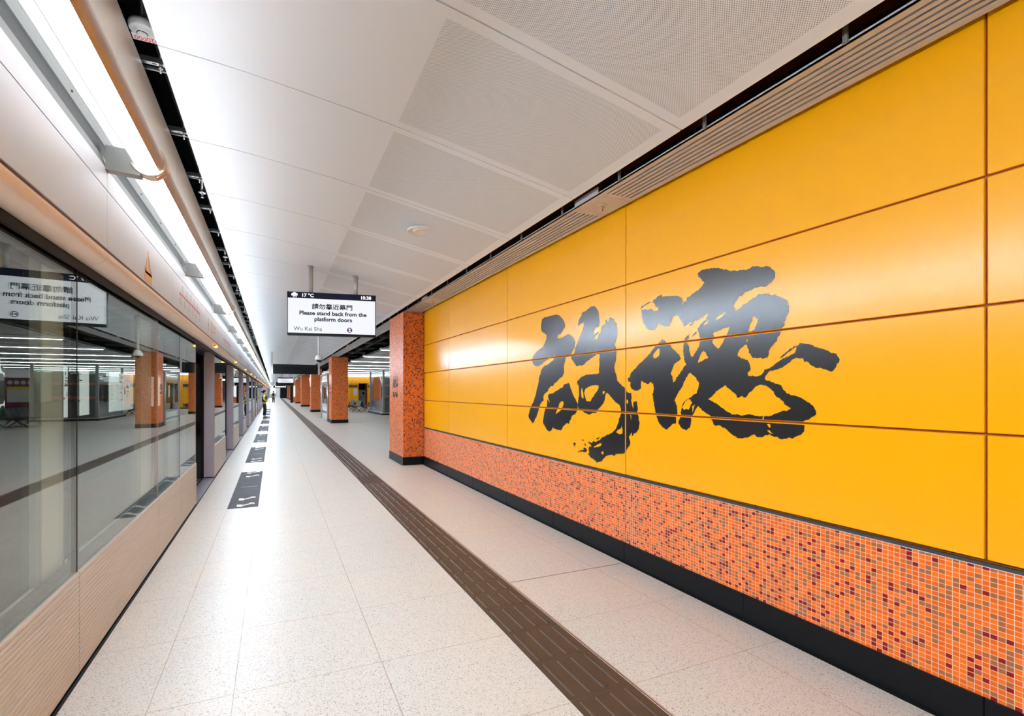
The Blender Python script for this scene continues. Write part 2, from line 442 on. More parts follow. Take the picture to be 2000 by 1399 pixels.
# ================================================================== WALL CALLIGRAPHY (brush characters printed on the cladding)
def A_(p): return [(1000 + x / 5.829, 500 + y / 5.829) for x, y in p]
def B_(p): return [(1000 + x / 5.829, 680 + y / 5.829) for x, y in p]
def C_(p): return [(1220 + x / 4.545, 500 + y / 4.545) for x, y in p]
def D_(p): return [(1220 + x / 4.545, 660 + y / 4.545) for x, y in p]
STROKES_1 = []   # (outline, holes)
STROKES_1.append((
    A_([(345,715),(370,700),(400,693),(450,683),(500,670),(530,675),(560,700),(580,722),(598,760),(605,790),(600,818),(580,850),(565,872),(550,895),(525,900),(520,925),(508,935),(545,940),(580,925),(610,905),(640,890),(675,905),(700,930),(715,965),(722,990),(715,1020),(710,1050),(690,1085),(672,1115),(668,1130),(640,1148),(612,1157)])
    + B_([(605,140),(595,180),(588,220),(592,260),(585,290),(575,325),(540,350),(510,385),(480,405),(470,430),(435,435),(430,455),(415,465),(410,485),(400,500),(365,525),(358,560),(360,600),(345,605),(320,640),(310,680),(300,710),(285,760),(275,795),(262,800),(250,845),(235,855),(220,835),(205,815),(187,780),(195,740),(205,700),(220,660),(235,630),(250,600),(255,580),(270,530),(285,460),(300,410),(305,360),(315,300)])
    + A_([(320,1360),(330,1310),(345,1280),(365,1255),(410,1235),(440,1210),(470,1185),(485,1150),(490,1125),(480,1130),(455,1160),(410,1180),(365,1205),(345,1230),(310,1250),(272,1260),(250,1240),(232,1215),(230,1190),(238,1140),(265,1105),(310,1065),(350,1035),(370,1000),(390,950),(393,900),(370,885),(340,860),(330,820),(335,760)]), []))
STROKES_1.append((B_([(410,540),(420,525),(465,515),(500,490),(545,465),(575,445),(590,420),(615,405),(640,398),(655,410),(660,440),(675,480),(690,520),(710,565),(735,610),(750,640),(745,690),(735,725),(725,745),(700,760),(680,775),(670,810),(655,830),(650,865),(620,855),(605,875),(580,895),(570,925),(560,937),(510,930),(490,920),(460,905),(450,935),(428,950),(400,935),(380,900),(360,870),(352,840),(357,800),(365,750),(375,700),(395,670),(402,630),(400,600),(405,590),(420,610),(430,628),(425,600),(412,570)]),
    [B_([(530,650),(540,625),(565,605),(585,610),(588,640),(570,690),(545,720),(510,745),(497,752),(500,730),(525,685)])]))
STROKES_1.append((
    A_([(750,790),(755,750),(770,710),(795,680),(790,660),(810,640),(845,625),(870,600),(910,573),(940,575),(965,600),(985,640),(988,690),(996,740),(992,790),(985,808),(960,820),(935,850),(930,880),(932,900),(950,880),(970,865),(985,870),(980,885),(960,900),(945,925),(940,950),(955,950),(975,935),(980,905),(1000,880),(1015,850),(1020,810),(1040,790),(1060,770),(1065,735),(1078,715),(1085,745),(1098,740),(1105,715),(1118,702),(1140,712),(1160,725),(1180,755),(1192,765),(1188,790),(1198,830),(1200,880),(1192,930),(1180,970),(1170,1020),(1180,1050),(1188,1060),(1190,1100),(1185,1150),(1183,1200),(1165,1250),(1170,1310),(1185,1350)])
    + B_([(1200,375),(1230,410),(1260,440),(1285,460),(1300,480),(1310,505),(1330,515),(1355,515),(1360,540),(1358,600),(1365,650),(1380,685),(1385,650),(1378,625),(1385,610),(1410,605),(1422,620),(1425,660),(1432,690),(1425,730),(1440,780),(1442,830),(1450,860),(1445,920),(1430,945),(1420,960),(1385,975),(1370,1005),(1360,960),(1345,985),(1330,1020),(1340,1050),(1350,1085),(1330,1120),(1305,1160),(1280,1200),(1240,1205),(1210,1205),(1180,1210),(1165,1228),(1140,1215),(1100,1220),(1070,1230),(1060,1245),(1040,1260),(1025,1285),(990,1300),(960,1298),(935,1280),(920,1260),(890,1240),(870,1210),(880,1190),(870,1150),(880,1125),(905,1120),(890,1095),(865,1075),(870,1065),(910,1080),(925,1060),(950,1070),(975,1060),(1000,1045),(1025,1020),(1060,1000),(1100,985),(1130,970),(1160,945),(1185,920),(1200,880),(1210,850),(1215,810),(1235,780),(1243,740),(1240,690),(1225,650),(1195,630),(1160,595),(1130,560),(1105,530),(1085,512),(1065,520),(1060,550),(1055,590),(1040,630),(1020,655),(990,685),(975,705),(960,735),(940,740),(910,740),(880,760),(850,745),(820,735),(800,715),(770,700),(760,690),(750,660),(755,600),(762,540),(765,480),(760,440),(745,410),(740,380),(760,360),(790,330),(830,312),(850,300),(870,302),(920,298),(970,295),(990,290),(992,240),(995,180),(995,120),(1000,75),(972,66)])
    + A_([(940,1140),(905,1165),(870,1190),(840,1210),(825,1235),(800,1245),(770,1248),(735,1258),(715,1230),(700,1205),(680,1180),(672,1150),(690,1132),(705,1120),(715,1070),(730,1020),(745,975),(770,920),(795,870),(815,800),(818,770),(800,765),(775,775),(755,795)]),
    [B_([(825,490),(835,465),(870,445),(900,430),(950,425),(990,428),(985,460),(970,490),(945,520),(935,540),(910,570),(895,605),(870,608),(845,600),(835,570),(825,530),(820,510)]),
     B_([(785,500),(790,455),(800,460),(808,500),(815,560),(812,578),(798,570),(788,540)]),
     B_([(1030,490),(1045,485),(1060,500),(1045,530),(1030,520)]),
     B_([(1185,955),(1205,930),(1230,925),(1250,885),(1255,920),(1260,950),(1255,980),(1225,980),(1200,970)]),
     B_([(1305,590),(1318,590),(1322,620),(1315,635),(1303,625)]),
     B_([(1345,760),(1358,765),(1357,810),(1352,820)]),
     B_([(930,1130),(960,1105),(1000,1085),(1020,1090),(1015,1110),(985,1125),(950,1130)]),
     B_([(1015,1185),(1035,1175),(1045,1190),(1040,1210),(1020,1205)])]))
for q in ([(698,1085),(712,1075),(728,1085),(715,1105),(718,1130),(706,1115)], [(745,1180),(790,1165),(820,1155),(812,1140),(830,1130),(850,1150),(852,1170),(838,1190),(815,1183),(790,1175),(755,1187)], [(795,1045),(812,1042),(825,1052),(805,1058)], [(955,1035),(980,1025),(1000,1015),(975,1040)], [(825,1090),(838,1095),(842,1112),(830,1115)]):
    STROKES_1.append((B_(q), []))
STROKES_2 = []
STROKES_2.append((
    C_([(152,500),(148,478),(205,475),(240,474),(265,490),(290,488),(300,470),(290,455),(270,450),(265,425),(250,415),(255,390),(280,380),(290,360),(325,345),(335,362),(375,360),(420,355),(470,355),(500,370),(515,395),(505,435),(515,430),(530,400),(545,405),(552,385),(560,370),(580,350),(620,325),(655,300),(690,265),(710,235),(690,225),(675,200),(655,185),(652,155),(680,130),(730,115),(815,108),(860,115),(940,130),(1010,133),(1040,125),(1075,125),(1110,110),(1130,97),(1175,90),(1210,100),(1250,95),(1290,95),(1305,115),(1330,130),(1335,170),(1325,205),(1310,230),(1300,240),(1270,260),(1240,280),(1210,272),(1170,280),(1140,290),(1110,310),(1075,325),(1045,345),(1020,355),(1000,390),(975,420),(965,440),(975,470),(990,482),(1010,470),(1050,440),(1100,405),(1140,375),(1180,350),(1215,335),(1270,338),(1330,348),(1380,365),(1430,385),(1452,410),(1460,450),(1455,500),(1440,540),(1425,570),(1425,610),(1400,635),(1382,680),(1378,705),(1355,725),(1350,755),(1320,780),(1300,810),(1285,835),(1275,880),(1265,900),(1230,912),(1190,905),(1140,905),(1120,885),(1105,860),(1095,830),(1085,790),(1070,785),(1045,810),(1020,835),(1005,865),(1000,885),(1030,905),(1060,915),(1090,925),(1105,945),(1110,970)])
    + D_([(1120,273),(1110,300),(1090,310),(1095,335),(1110,342),(1150,345),(1200,338),(1225,310),(1245,285),(1290,270),(1330,240),(1370,210),(1420,180),(1470,155),(1515,130),(1525,80),(1555,50),(1590,55),(1630,52),(1660,60),(1700,80),(1760,100),(1810,120),(1850,135),(1875,140),(1900,175),(1908,215),(1880,235),(1887,260),(1865,275),(1840,300),(1800,290),(1760,270),(1700,265),(1660,245),(1630,220),(1600,205),(1580,185),(1545,180),(1510,182),(1480,200),(1440,235),(1400,260),(1350,280),(1290,292),(1260,325),(1240,355),(1250,375),(1290,385),(1340,405),(1385,425),(1415,455),(1440,490),(1490,510),(1540,520),(1590,550),(1640,580),(1670,605),(1695,640),(1697,680),(1650,715),(1610,730),(1585,750),(1600,785),(1592,830),(1570,860),(1530,875),(1490,895),(1450,892),(1400,905),(1370,885),(1330,880),(1300,870),(1280,850),(1255,865),(1220,880),(1185,885),(1150,860),(1120,870),(1090,885),(1040,895),(1000,885),(970,870),(940,850),(920,825),(880,800),(840,780),(795,775),(785,740),(762,718),(760,695),(720,665),(680,630),(650,605),(615,585),(590,560),(582,540),(600,515),(640,490),(655,450),(665,410),(645,370),(620,340),(590,320),(575,310),(555,340),(530,390),(505,440),(480,480),(460,520),(442,555),(460,590),(467,630),(465,680),(455,710),(455,760),(420,770),(390,800),(365,815),(330,790),(310,765),(298,740),(285,700),(275,670),(268,620),(258,570),(250,510),(258,450),(255,410),(235,395),(205,410),(180,400),(150,380),(145,410),(145,450),(120,470),(90,468),(60,450),(50,420),(55,395),(35,390),(28,360),(45,350),(55,315),(80,285),(105,265),(130,235),(165,200),(200,165),(235,125),(265,85)])
    + C_([(298,778),(320,760),(335,738),(355,755),(378,770),(400,793),(425,822),(455,852),(485,877),(498,912),(480,932),(455,947),(430,972),(425,1000)])
    + D_([(408,320),(425,345),(430,395),(445,385),(470,345),(500,300),(530,255),(545,240),(530,200),(522,140),(520,80),(525,45)])
    + C_([(530,745),(555,710),(580,692),(572,715),(560,745),(556,780),(570,810),(578,860),(590,890),(605,895),(620,870),(640,840),(660,800),(668,770),(670,730),(665,700),(650,670),(648,640),(660,620),(690,590),(720,560),(742,525),(730,518),(690,545),(650,570),(600,590),(560,600),(530,625),(520,600),(500,575),(485,555),(475,535),(455,528),(425,545),(415,575),(400,605),(385,625),(345,625),(315,610),(300,600),(290,630),(265,655),(225,660),(195,640),(165,600),(155,550)]),
    [C_([(795,570),(830,535),(885,505),(892,515),(860,540),(820,565)]),
     C_([(1098,672),(1105,640),(1115,600),(1135,570),(1130,550),(1155,540),(1180,560),(1180,580),(1165,620),(1150,655),(1120,670)]),
     C_([(1080,765),(1078,752),(1087,740),(1094,750),(1086,765)]),
     C_([(780,685),(830,665),(880,645),(928,632),(915,680),(905,710),(885,740),(860,790),(830,825),(800,800),(775,765),(795,735),(790,705)]),
     C_([(648,960),(655,920),(680,860),(700,840),(722,860),(730,890),(742,905),(715,915),(690,930),(665,945)]),
     C_([(250,880),(280,840),(300,818),(312,830),(310,880),(290,900),(265,915),(255,902)]),
     D_([(740,545),(775,520),(810,480),(850,450),(890,425),(920,445),(960,480),(990,510),(1010,535),(1030,520),(1045,515),(1060,530),(1080,525),(1100,490),(1140,460),(1165,430),(1215,415),(1260,425),(1300,455),(1330,495),(1350,525),(1385,545),(1415,585),(1450,610),(1475,625),(1440,650),(1400,650),(1360,665),(1300,690),(1240,697),(1180,695),(1100,680),(1060,690),(1000,680),(950,680),(900,650),(860,615),(820,585),(770,560)]),
     D_([(1222,703),(1238,703),(1236,730),(1224,730)]),
     D_([(1265,820),(1290,825),(1315,848),(1300,855),(1278,840)]),
     D_([(1262,765),(1290,770),(1297,795),(1282,798)]),
     C_([(700,610),(735,575),(745,570),(735,595),(712,614)])]))
STROKES_2.append((D_([(500,690),(502,640),(515,590),(545,555),(590,530),(620,505),(650,500),(650,600),(630,635),(605,690),(590,715),(588,760),(575,800),(545,818),(520,810),(500,790),(485,765),(480,735),(492,712)]),
    [D_([(513,622),(530,575),(565,545),(585,545),(600,575),(585,600),(570,640),(550,630),(528,640)]), D_([(598,610),(625,590),(610,640),(600,660)])]))
for q in ([(150,468),(140,475),(148,450),(185,430),(215,410),(240,408),(200,430),(168,450)], [(1372,912),(1440,848),(1500,803),(1527,795),(1512,810),(1460,850),(1395,902)], [(575,612),(605,590),(610,600),(582,625)], [(600,712),(615,690),(640,668),(630,690),(612,715)], [(105,985),(140,950),(175,930),(160,955),(125,985)]):
    STROKES_2.append((C_(q), []))

def rough(poly, X, amp, close=True):
    """wall-plane (distance along the wall, height) outline with a dry-brush edge."""
    pts = [on_wall(px, py, X) for px, py in poly]
    out = []
    for (a, b), (c, d) in zip(pts, pts[1:] + pts[:1]):
        L = math.hypot(c - a, d - b); n = max(1, int(L / 0.011))
        for i in range(n):
            t = i / n; j = amp * (1.0 if random.random() > 0.12 else 2.2)
            out.append((a + (c - a) * t + random.uniform(-j, j), b + (d - b) * t + random.uniform(-j, j)))
    return out
def brush(name, strokes, parent):
    import bmesh
    X = WX - 0.0012
    res = bmesh.new()
    for si, (outline, holes) in enumerate(strokes):
        amp = 0.0035; X = WX - 0.0012 - 0.0003 * min(si, 1)
        polys = [rough(outline, X, amp)] + [rough(hh, X, amp * 0.8) for hh in holes]
        # right = -Y so the normal looks back at the platform
        o = flat(name, [[(-y, z) for y, z in pl] for pl in polys], ((X, 0, 0), (0, -1, 0), (0, 0, 1)), M['ink'], None, 0.0016)
        res.from_mesh(o.data); me = o.data; bpy.data.objects.remove(o); bpy.data.meshes.remove(me)
    # nothing is printed across the open joints
    for axis, at in [((0, 1, 0), v) for v in VJ] + [((0, 0, 1), v) for v in HJ]:
        for sgn in (-1, 1):
            p = Vector(axis) * (at + sgn * 0.010)
            bmesh.ops.bisect_plane(res, geom=res.verts[:] + res.edges[:] + res.faces[:], plane_co=p, plane_no=axis)
        k = 1 if axis[1] else 2
        dead = [f for f in res.faces if abs(f.calc_center_median()[k] - at) < 0.0099]
        bmesh.ops.delete(res, geom=dead, context='FACES')
    me = bpy.data.meshes.new(name); res.to_mesh(me); res.free()
    me.materials.append(M['ink'])
    o = bpy.data.objects.new(name, me); COL.objects.link(o); o.parent = parent
    o.matrix_parent_inverse = parent.matrix_basis.inverted()
    return o
cal = thing('wall_calligraphy', (WX, 3.9, 1.4), 'huge black brush-written pair of Chinese characters across the yellow wall panels', 'wall lettering')
brush('brush_character', STROKES_1, cal)
brush('brush_character', STROKES_2, cal)

# ================================================================== SERVICE SLOT BETWEEN CEILING AND WALL
GZ, GX0, GX1 = 3.33, 2.595, 2.955
plates = [-1.59, 3.965] + [9.52 + 5.55 * i for i in range(25)]
slots = thing('slot_diffuser', (GX0, Y0, GZ), 'long beige slotted air grille running between white ceiling and yellow wall', 'air grille')
prev = Y0
for i, p in enumerate(plates):
    a, e = prev, p - 0.195
    if e - a > 0.3:
        m = MB()
        m.box(GX0, GX0 + 0.05, a, e, GZ, GZ + 0.012, M['grille']); m.box(GX1 - 0.05, GX1, a, e, GZ, GZ + 0.012, M['grille'])
        w = (GX1 - GX0 - 0.1); n = 6; sl = 0.020; bar = (w - n * sl) / (n - 1)
        for q in range(n - 1):
            x = GX0 + 0.05 + sl + q * (bar + sl); m.box(x, x + bar, a + 0.06, e - 0.06, GZ, GZ + 0.012, M['grille'])
        m.box(GX0 + 0.05, GX1 - 0.05, a, a + 0.06, GZ, GZ + 0.012, M['grille']); m.box(GX0 + 0.05, GX1 - 0.05, e - 0.06, e, GZ, GZ + 0.012, M['grille'])
        m.box(GX0 + 0.01, GX1 - 0.01, a, e, GZ + 0.05, GZ + 0.055, M['void'])
        m.box(GX0, GX0 + 0.004, a, e, GZ, GZ + 0.022, M['grille'])
        m.build('slotted_panel', slots)
    m = MB(); m.box(GX0, GX1, p - 0.193, p + 0.193, GZ, GZ + 0.012, M['grille']); m.box(GX0, GX0 + 0.004, p - 0.193, p + 0.193, GZ, GZ + 0.075, M['grille'])
    m.build('blank_plate', slots)
    prev = p + 0.195
m = MB()
yy = -3.0
while yy < 60:
    m = MB(); m.box(2.580, 2.592, yy, yy + 0.025, 3.335, 3.60, M['grey']); m.build('hanger_strap', slots); yy += 0.92
def sprinkler(x, y, z, label, group, drop=0.0):
    t = thing('sprinkler', (x, y, z), label, 'sprinkler', group)
    m = MB(); m.lathe((x, y, z), [(0.012, 0.004), (0.040, 0.002), (0.044, -0.003), (0.040, -0.008), (0.018, -0.012), (0.014, -0.010)], M['steel']); m.build('escutcheon', t)
    m = MB(); m.tube((x, y, z - 0.008), (x, y, z - 0.030), 0.009, M['steel'], 10); m.tube((x - 0.010, y, z - 0.030), (x - 0.003, y, z - 0.058), 0.0025, M['steel'], 6); m.tube((x + 0.010, y, z - 0.030), (x + 0.003, y, z - 0.058), 0.0025, M['steel'], 6); m.build('frame', t)
    m = MB(); m.tube((x, y, z - 0.030), (x, y, z - 0.056), 0.003, M['red'], 8); m.build('glass_bulb', t)
    m = MB(); m.lathe((x, y, z - 0.060), [(0.003, 0.004), (0.018, 0.002), (0.019, -0.002), (0.003, -0.003)], M['steel']); m.build('deflector', t)
    if drop:
        m = MB(); m.tube((x, y, z), (x, y, z + drop), 0.018, M['steel'], 12); m.build('drop_pipe', t)
for i, p in enumerate(plates[1:8]):
    sprinkler(2.775, p, GZ, f'small chrome sprinkler on the {ORD[i]} blank plate of the slotted grille, counted from the camera', 'sprinklers along the slotted grille')

# round ceiling loudspeakers
for i in range(8):
    x, y = 1.65, 6.05 + 6.1 * i; z = ceil_z(x) - 0.004
    t = thing('ceiling_speaker', (x, y, z), ('round white loudspeaker set in the perforated ceiling, the nearest one' if i == 0 else f'round white loudspeaker in the ceiling, {ORD[i]} along the platform'), 'loudspeaker', 'round loudspeakers in the platform ceiling')
    m = MB(); m.lathe((x, y, z), [(0.135, 0.004), (0.165, 0.0), (0.195, -0.014), (0.202, -0.010), (0.204, 0.006)], M['spk'], 40, False); r = m.build('ring', t)
    m = MB(); m.lathe((x, y, z), [(0.0, -0.004), (0.095, -0.004), (0.10, -0.010), (0.118, -0.010), (0.136, 0.006)], M['spk'], 40, False); m.build('cone_cover', t)

# ================================================================== PLATFORM SCREEN DOORS
GXF, GTOP, KTOP = -1.0, 2.318, 0.585
def kick(m, ya, yb):
    n = 22; hgt = (KTOP - 0.012) / n
    prof = [(-1.03, 0.012)]
    for i in range(n):
        z = 0.012 + i * hgt
        prof += [(-0.9915, z + 0.0015), (-0.988, z + 0.006), (-0.988, z + hgt - 0.006), (-0.9915, z + hgt - 0.0015)]
    prof += [(-0.9915, KTOP), (-1.03, KTOP)]
    m.prism(prof, ya, yb, M['kick'])
def pane_set(t, ya, yb, detail=True, edge='black', mull=None):
    m = MB(); kick(m, ya + 0.004, yb - 0.004); m.build('kick_plate', t)
    m = MB(); m.box(GXF - 0.012, GXF, ya + 0.003, yb - 0.003, KTOP + 0.002, GTOP, M['glass']); g = m.build('glass_pane', t)
    m = MB(); fw = 0.085; x0, x1 = GXF - 0.016, GXF - 0.0125
    for q in ((ya + 0.003, ya + fw, KTOP, GTOP), (yb - fw, yb - 0.003, KTOP, GTOP), (ya + fw, yb - fw, KTOP, KTOP + fw), (ya + fw, yb - fw, GTOP - 0.10, GTOP)):
        m.box(x0, x1, q[0], q[1], q[2], q[3], M['black'])
    m.build('dark_border', t)
    m = MB(); m.box(GXF - 0.03, GXF + 0.001, yb - 0.006, yb + 0.006, KTOP, GTOP, M['black'] if edge == 'black' else M['copper']); m.build('edge_trim', t)
    if mull:
        m = MB(); m.box(-1.075, -1.035, mull[0], mull[1], 0.02, GTOP, M['stile']); m.box(-1.035, -1.03, mull[0], mull[0] + 0.02, 0.02, GTOP, M['white']); m.build('mullion', t)
    m = MB(); m.box(-1.07, -1.035, ya + 0.05, yb - 0.02, KTOP, KTOP + 0.055, M['stile']); m.build('bottom_rail', t)
first = [(-3.0, -0.78, None), (-0.78, 1.43, (1.0, 1.33)), (1.43, 3.638, (3.24, 3.555)), (3.638, 5.853, (5.30, 5.76)), (5.853, 7.118, None), (7.118, 8.474, None)]
names = ['ribbed screen bay beside the camera, glass over beige kick plate', 'ribbed screen bay just ahead of the camera, glass over beige kick plate',
         'large dark glass screen bay nearest in view, over beige ribbed plate', 'wide glass screen bay with copper edge strip, between two plain glass joints', 'narrow glass screen bay just before the last bay ahead of the first open doorway', 'narrow glass screen bay at the near side of the first open doorway']
for (ya, yb, mu), lb in zip(first, names):
    t = thing('platform_screen', (GXF, (ya + yb) / 2, 0), lb, 'platform screen', 'platform edge glass screens')
    pane_set(t, ya, yb, True, 'copper' if yb in (5.853, 8.474) else 'black', mu)
SEC = [(10.90 + 4.97 * i, 13.42 + 4.97 * i) for i in range(27)]
# inner sliding leaf edge of the near section
def leaf(y, sgn, t):
    m = MB(); m.box(-1.20, -1.155, min(y, y + sgn * 1.15), max(y, y + sgn * 1.15), 0.02, 2.24, M['rubber']); d = m.build('door_leaf', t)
    m = MB(); m.box(-1.15, -1.135, min(y, y - sgn * 0.03), max(y, y - sgn * 0.03), 0.02, 2.24, M['post']); m.build('leaf_edge_strip', d)
leaf(8.50, -1, t)
for i, (ya, yb) in enumerate(SEC):
    t = thing('platform_screen', (GXF, (ya + yb) / 2, 0), f'glass screen with lilac-grey end post beyond the {ORD[i]} open doorway from the camera', 'platform screen', 'platform edge glass screens')
    pane_set(t, ya + 0.012, yb, i < 8, 'black', None)
    m = MB(); m.bbox(-1.145, -0.988, ya - 0.012, ya + 0.01, 0.022, GTOP, 0.004, M['post']); m.box(-0.993, -0.986, ya - 0.012, ya + 0.012, KTOP, GTOP, M['copper']); m.build('end_post', t)
    m = MB(); m.bbox(-1.145, -1.02, yb - 0.01, yb + 0.012, 0.022, GTOP, 0.004, M['rubber']); m.build('far_post', t)
    leaf(ya - 0.04, 1, t); 
# door thresholds and a dark gap along the kick plates
opens = [(8.474, SEC[0][0] - 0.012)] + [(b_, a_ - 0.012) for (_, b_), (a_, _) in zip(SEC, SEC[1:])]
for i, (ya, yb) in enumerate(opens):
    t = thing('door_threshold', (-1.15, (ya + yb) / 2, 0), f'grey metal sill in the {ORD[i]} open platform doorway from the camera', 'door sill', 'sills of the open platform doorways')
    m = MB(); m.box(-1.36, -0.985, ya, yb, -0.012, 0.006, M['sill']); m.build('plate', t)
    m = MB(); m.box(-1.19, -1.17, ya, yb, 0.006, 0.008, M['black']); m.box(-1.24, -1.22, ya, yb, 0.006, 0.008, M['black']); m.build('track_groove', t)
b = MB(); b.box(-0.987, -0.972, Y0, Y1, 0.0, 0.0025, M['black']); b.box(-1.03, -0.9925, Y0, 8.47, 0.0, 0.0118, M['black']); struct(b.build('trim_3'))

# header beam over the doors
hd = thing('screen_door_header', (LX, 20, 2.3), 'white-panelled header beam with rounded champagne edge above the platform screen doors', 'door header')
m = MB(); m.prism([(-1.30, 2.345), (-0.985, 2.345), (-0.985, 2.321), (-1.30, 2.321)], Y0, Y1, M['dgrey']); m.build('door_track', hd)
m = MB(); m.box(-0.986, -0.968, Y0, Y1, 2.272, 2.3205, M['black']); m.build('head_seal', hd)
m = MB(); m.prism([(-1.30, 2.346), (-0.985, 2.346), (-0.91, 2.44), (-0.90, 3.09), (-1.30, 3.09)], Y0, Y1, M['dgrey']); m.build('beam_body', hd)
MODS = []
yb = 3.645 - 2.12 * 4
while yb < Y1: MODS.append((yb, min(yb + 2.12, Y1))); yb += 2.12
nose = [(-0.966, 2.318)] + [(-0.958 + 0.100 * math.sin(a), 2.392 - 0.076 * math.cos(a)) for a in [math.radians(d * 3) for d in range(0, 31)]] + [(-0.875, 2.396), (-0.966, 2.396)]
for i, (a, e) in enumerate(MODS):
    m = MB(); m.prism(nose, a + 0.002, e - 0.002, M['champagne'])
    m.build('rounded_edge', hd)
    if i < 24:
        m = MB(); m.box(-0.885, -0.865, a + 0.002, e - 0.002, 2.418, 2.750, M['fascia']); m.build('lower_fascia_panel', hd)
        m = MB(); m.box(-0.885, -0.865, a + 0.002, e - 0.002, 2.756, 2.873, M['fascia']); m.build('upper_fascia_panel', hd)
    if i >= 24:
        if i == 24: lo = MB()
        lo.box(-0.885, -0.865, a + 0.002, e - 0.002, 2.418, 2.750, M['fascia']); lo.box(-0.885, -0.865, a + 0.002, e - 0.002, 2.756, 2.873, M['fascia'])
o = lo.build('fascia_panel', hd); o['kind'] = 'stuff'
m = MB(); m.box(-0.895, -0.872, Y0, Y1, 2.396, 2.420, M['brown']); m.build('shadow_gap', hd)
m = MB(); m.prism([(-0.885, 2.873), (-0.866, 2.873), (-0.895, 2.958), (-0.905, 2.958)], Y0, Y1, M['grey']); m.prism([(-0.905, 2.958), (-0.897, 2.958), (-0.897, 3.03), (-0.905, 3.03)], Y0, Y1, M['dgrey']); m.build('light_tray', hd)
m = MB(); m.box(-0.905, -0.890, Y0, Y1, 3.03, 3.095, M['grey']); m.build('screw_rail', hd)
m = MB()
for k in range(40): m.tube((-0.889, 1.0 + 0.72 * k, 3.06), (-0.884, 1.0 + 0.72 * k, 3.06), 0.006, M['dgrey'], 8)
o = m.build('screw', hd); o['kind'] = 'stuff'

# things printed on the fascia
FX = -0.8635
fr = lambda y, z: ((FX, y, z), (0, 1, 0), (0, 0, 1))     # the right hand of someone facing the doors is +Y here
w = thing('warning_sticker', (FX, 5.13, 2.6), 'faded orange warning triangle and notice on the white door header', 'warning sign')
def yz(px, py): 
    Y, Z = on_wall(px, py, FX); return Y, Z
y_, z_ = yz(290, 516)
flat('triangle', [[(-0.115, -0.085), (0.115, -0.085), (0, 0.10)], [(-0.08, -0.066), (0.08, -0.066), (0, 0.062)]], fr(y_, z_), M['orange_d'], w)
flat('exclamation_mark', [[(-0.013, 0.028), (0.013, 0.028), (0.006, -0.03), (-0.006, -0.03)], [(-0.008, -0.042), (0.008, -0.042), (0.008, -0.056), (-0.008, -0.056)]], fr(y_, z_), M['orange_d'], w)
y_, z_ = yz(290, 539)
flat('notice', [[(-0.12, -0.05), (0.12, -0.05), (0.12, 0.05), (-0.12, 0.05)]], fr(y_, z_), M['orange_d'], w)
def route_map(y0, y1, zc, label):
    t = thing('line_map', (FX, (y0 + y1) / 2, zc), label, 'route map', 'route maps on the door header')
    n = 11
    m = MB()
    for k in range(n): 
        a = y0 + (y1 - y0) * k / n; m.box(FX - 0.001, FX, a, a + (y1 - y0) / n * 0.72, zc - 0.013, zc + 0.013, M['redprint'])
    m.build('route_line', t)
    m = MB()
    for k in range(n):
        a = y0 + (y1 - y0) * (k + 0.36) / n; s_ = 1 if k % 2 else -1
        for r_ in range(3):
            L = random.uniform(0.05, 0.11)
            m.box(FX - 0.001, FX, a - L / 2, a + L / 2, zc + s_ * (0.045 + 0.026 * r_) - 0.006, zc + s_ * (0.045 + 0.026 * r_) + 0.006, M['greyprint'])
    o = m.build('station_name', t); o['kind'] = 'stuff'
    return t
route_map(6.15, 7.75, 2.60, 'faint red line route map printed on the white header before the first open doorway')
t = thing('direction_sign', (FX, 9.2, 2.6), 'faint grey arrow and orange disc printed on the header above the first open doorway', 'direction sign')
flat('arrow', [[(-0.09, 0), (-0.01, 0.09), (0.02, 0.09), (-0.04, 0.018), (0.09, 0.018), (0.09, -0.018), (-0.04, -0.018), (0.02, -0.09), (-0.01, -0.09)]], fr(8.72, 2.59), M['greyprint'], t)
flat('disc', [[(0.11 * math.cos(a / 24 * 6.2832), 0.11 * math.sin(a / 24 * 6.2832)) for a in range(24)], [(0.07 * math.cos(a / 24 * 6.2832), 0.07 * math.sin(a / 24 * 6.2832)) for a in range(24)]], fr(9.15, 2.58), M['orange_d'], t)
m = MB()
for r_ in range(2): m.box(FX - 0.001, FX, 9.4, 9.8 - 0.1 * r_, 2.61 - 0.08 * r_, 2.65 - 0.08 * r_, M['greyprint'])
m.build('name_lines', t)
for i in range(3): route_map(11.2 + 4.93 * i, 13.0 + 4.93 * i, 2.60, f'faint red line route map on the header just beyond the {ORD[i]} open doorway')

# strip lights on brackets along the header
TC = (-0.659, 2.947); TR = 0.0765
def arc(r, a0, a1, n=20): return [(TC[0] + r * math.cos(math.radians(a0 + (a1 - a0) * i / n)), TC[1] + r * math.sin(math.radians(a0 + (a1 - a0) * i / n))) for i in range(n + 1)]
SL = 2.93
starts = [3.64 - 2 * SL * 2 + 2 * SL * i for i in range(28)]
lt_names = 0
def bracket(t, y, ring):
    m = MB()
    zc = TC[1]
    prof = [(-0.864, 2.862), (-0.70, 2.852), (-0.70, 2.900), (TC[0] - TR * 0.9, 2.99), (-0.864, 3.00)]
    m.prism(prof, y - 0.035, y + 0.035, M['grey'])
    m.build('bracket', t)
    if ring:
        m = MB(); m.prism(arc(TR + 0.013, -160, 100, 40) + list(reversed(arc(TR + 0.0005, -160, 100, 28))), y - 0.045, y + 0.045, M['champagne']); 
        m.prism([(TC[0] + 0.035, TC[1] - 0.092), (TC[0] + 0.088, TC[1] - 0.045), (TC[0] + 0.070, TC[1] - 0.028), (TC[0] + 0.02, TC[1] - 0.072)], y - 0.022, y + 0.022, M['copper']); m.build('clamp_ring', t)
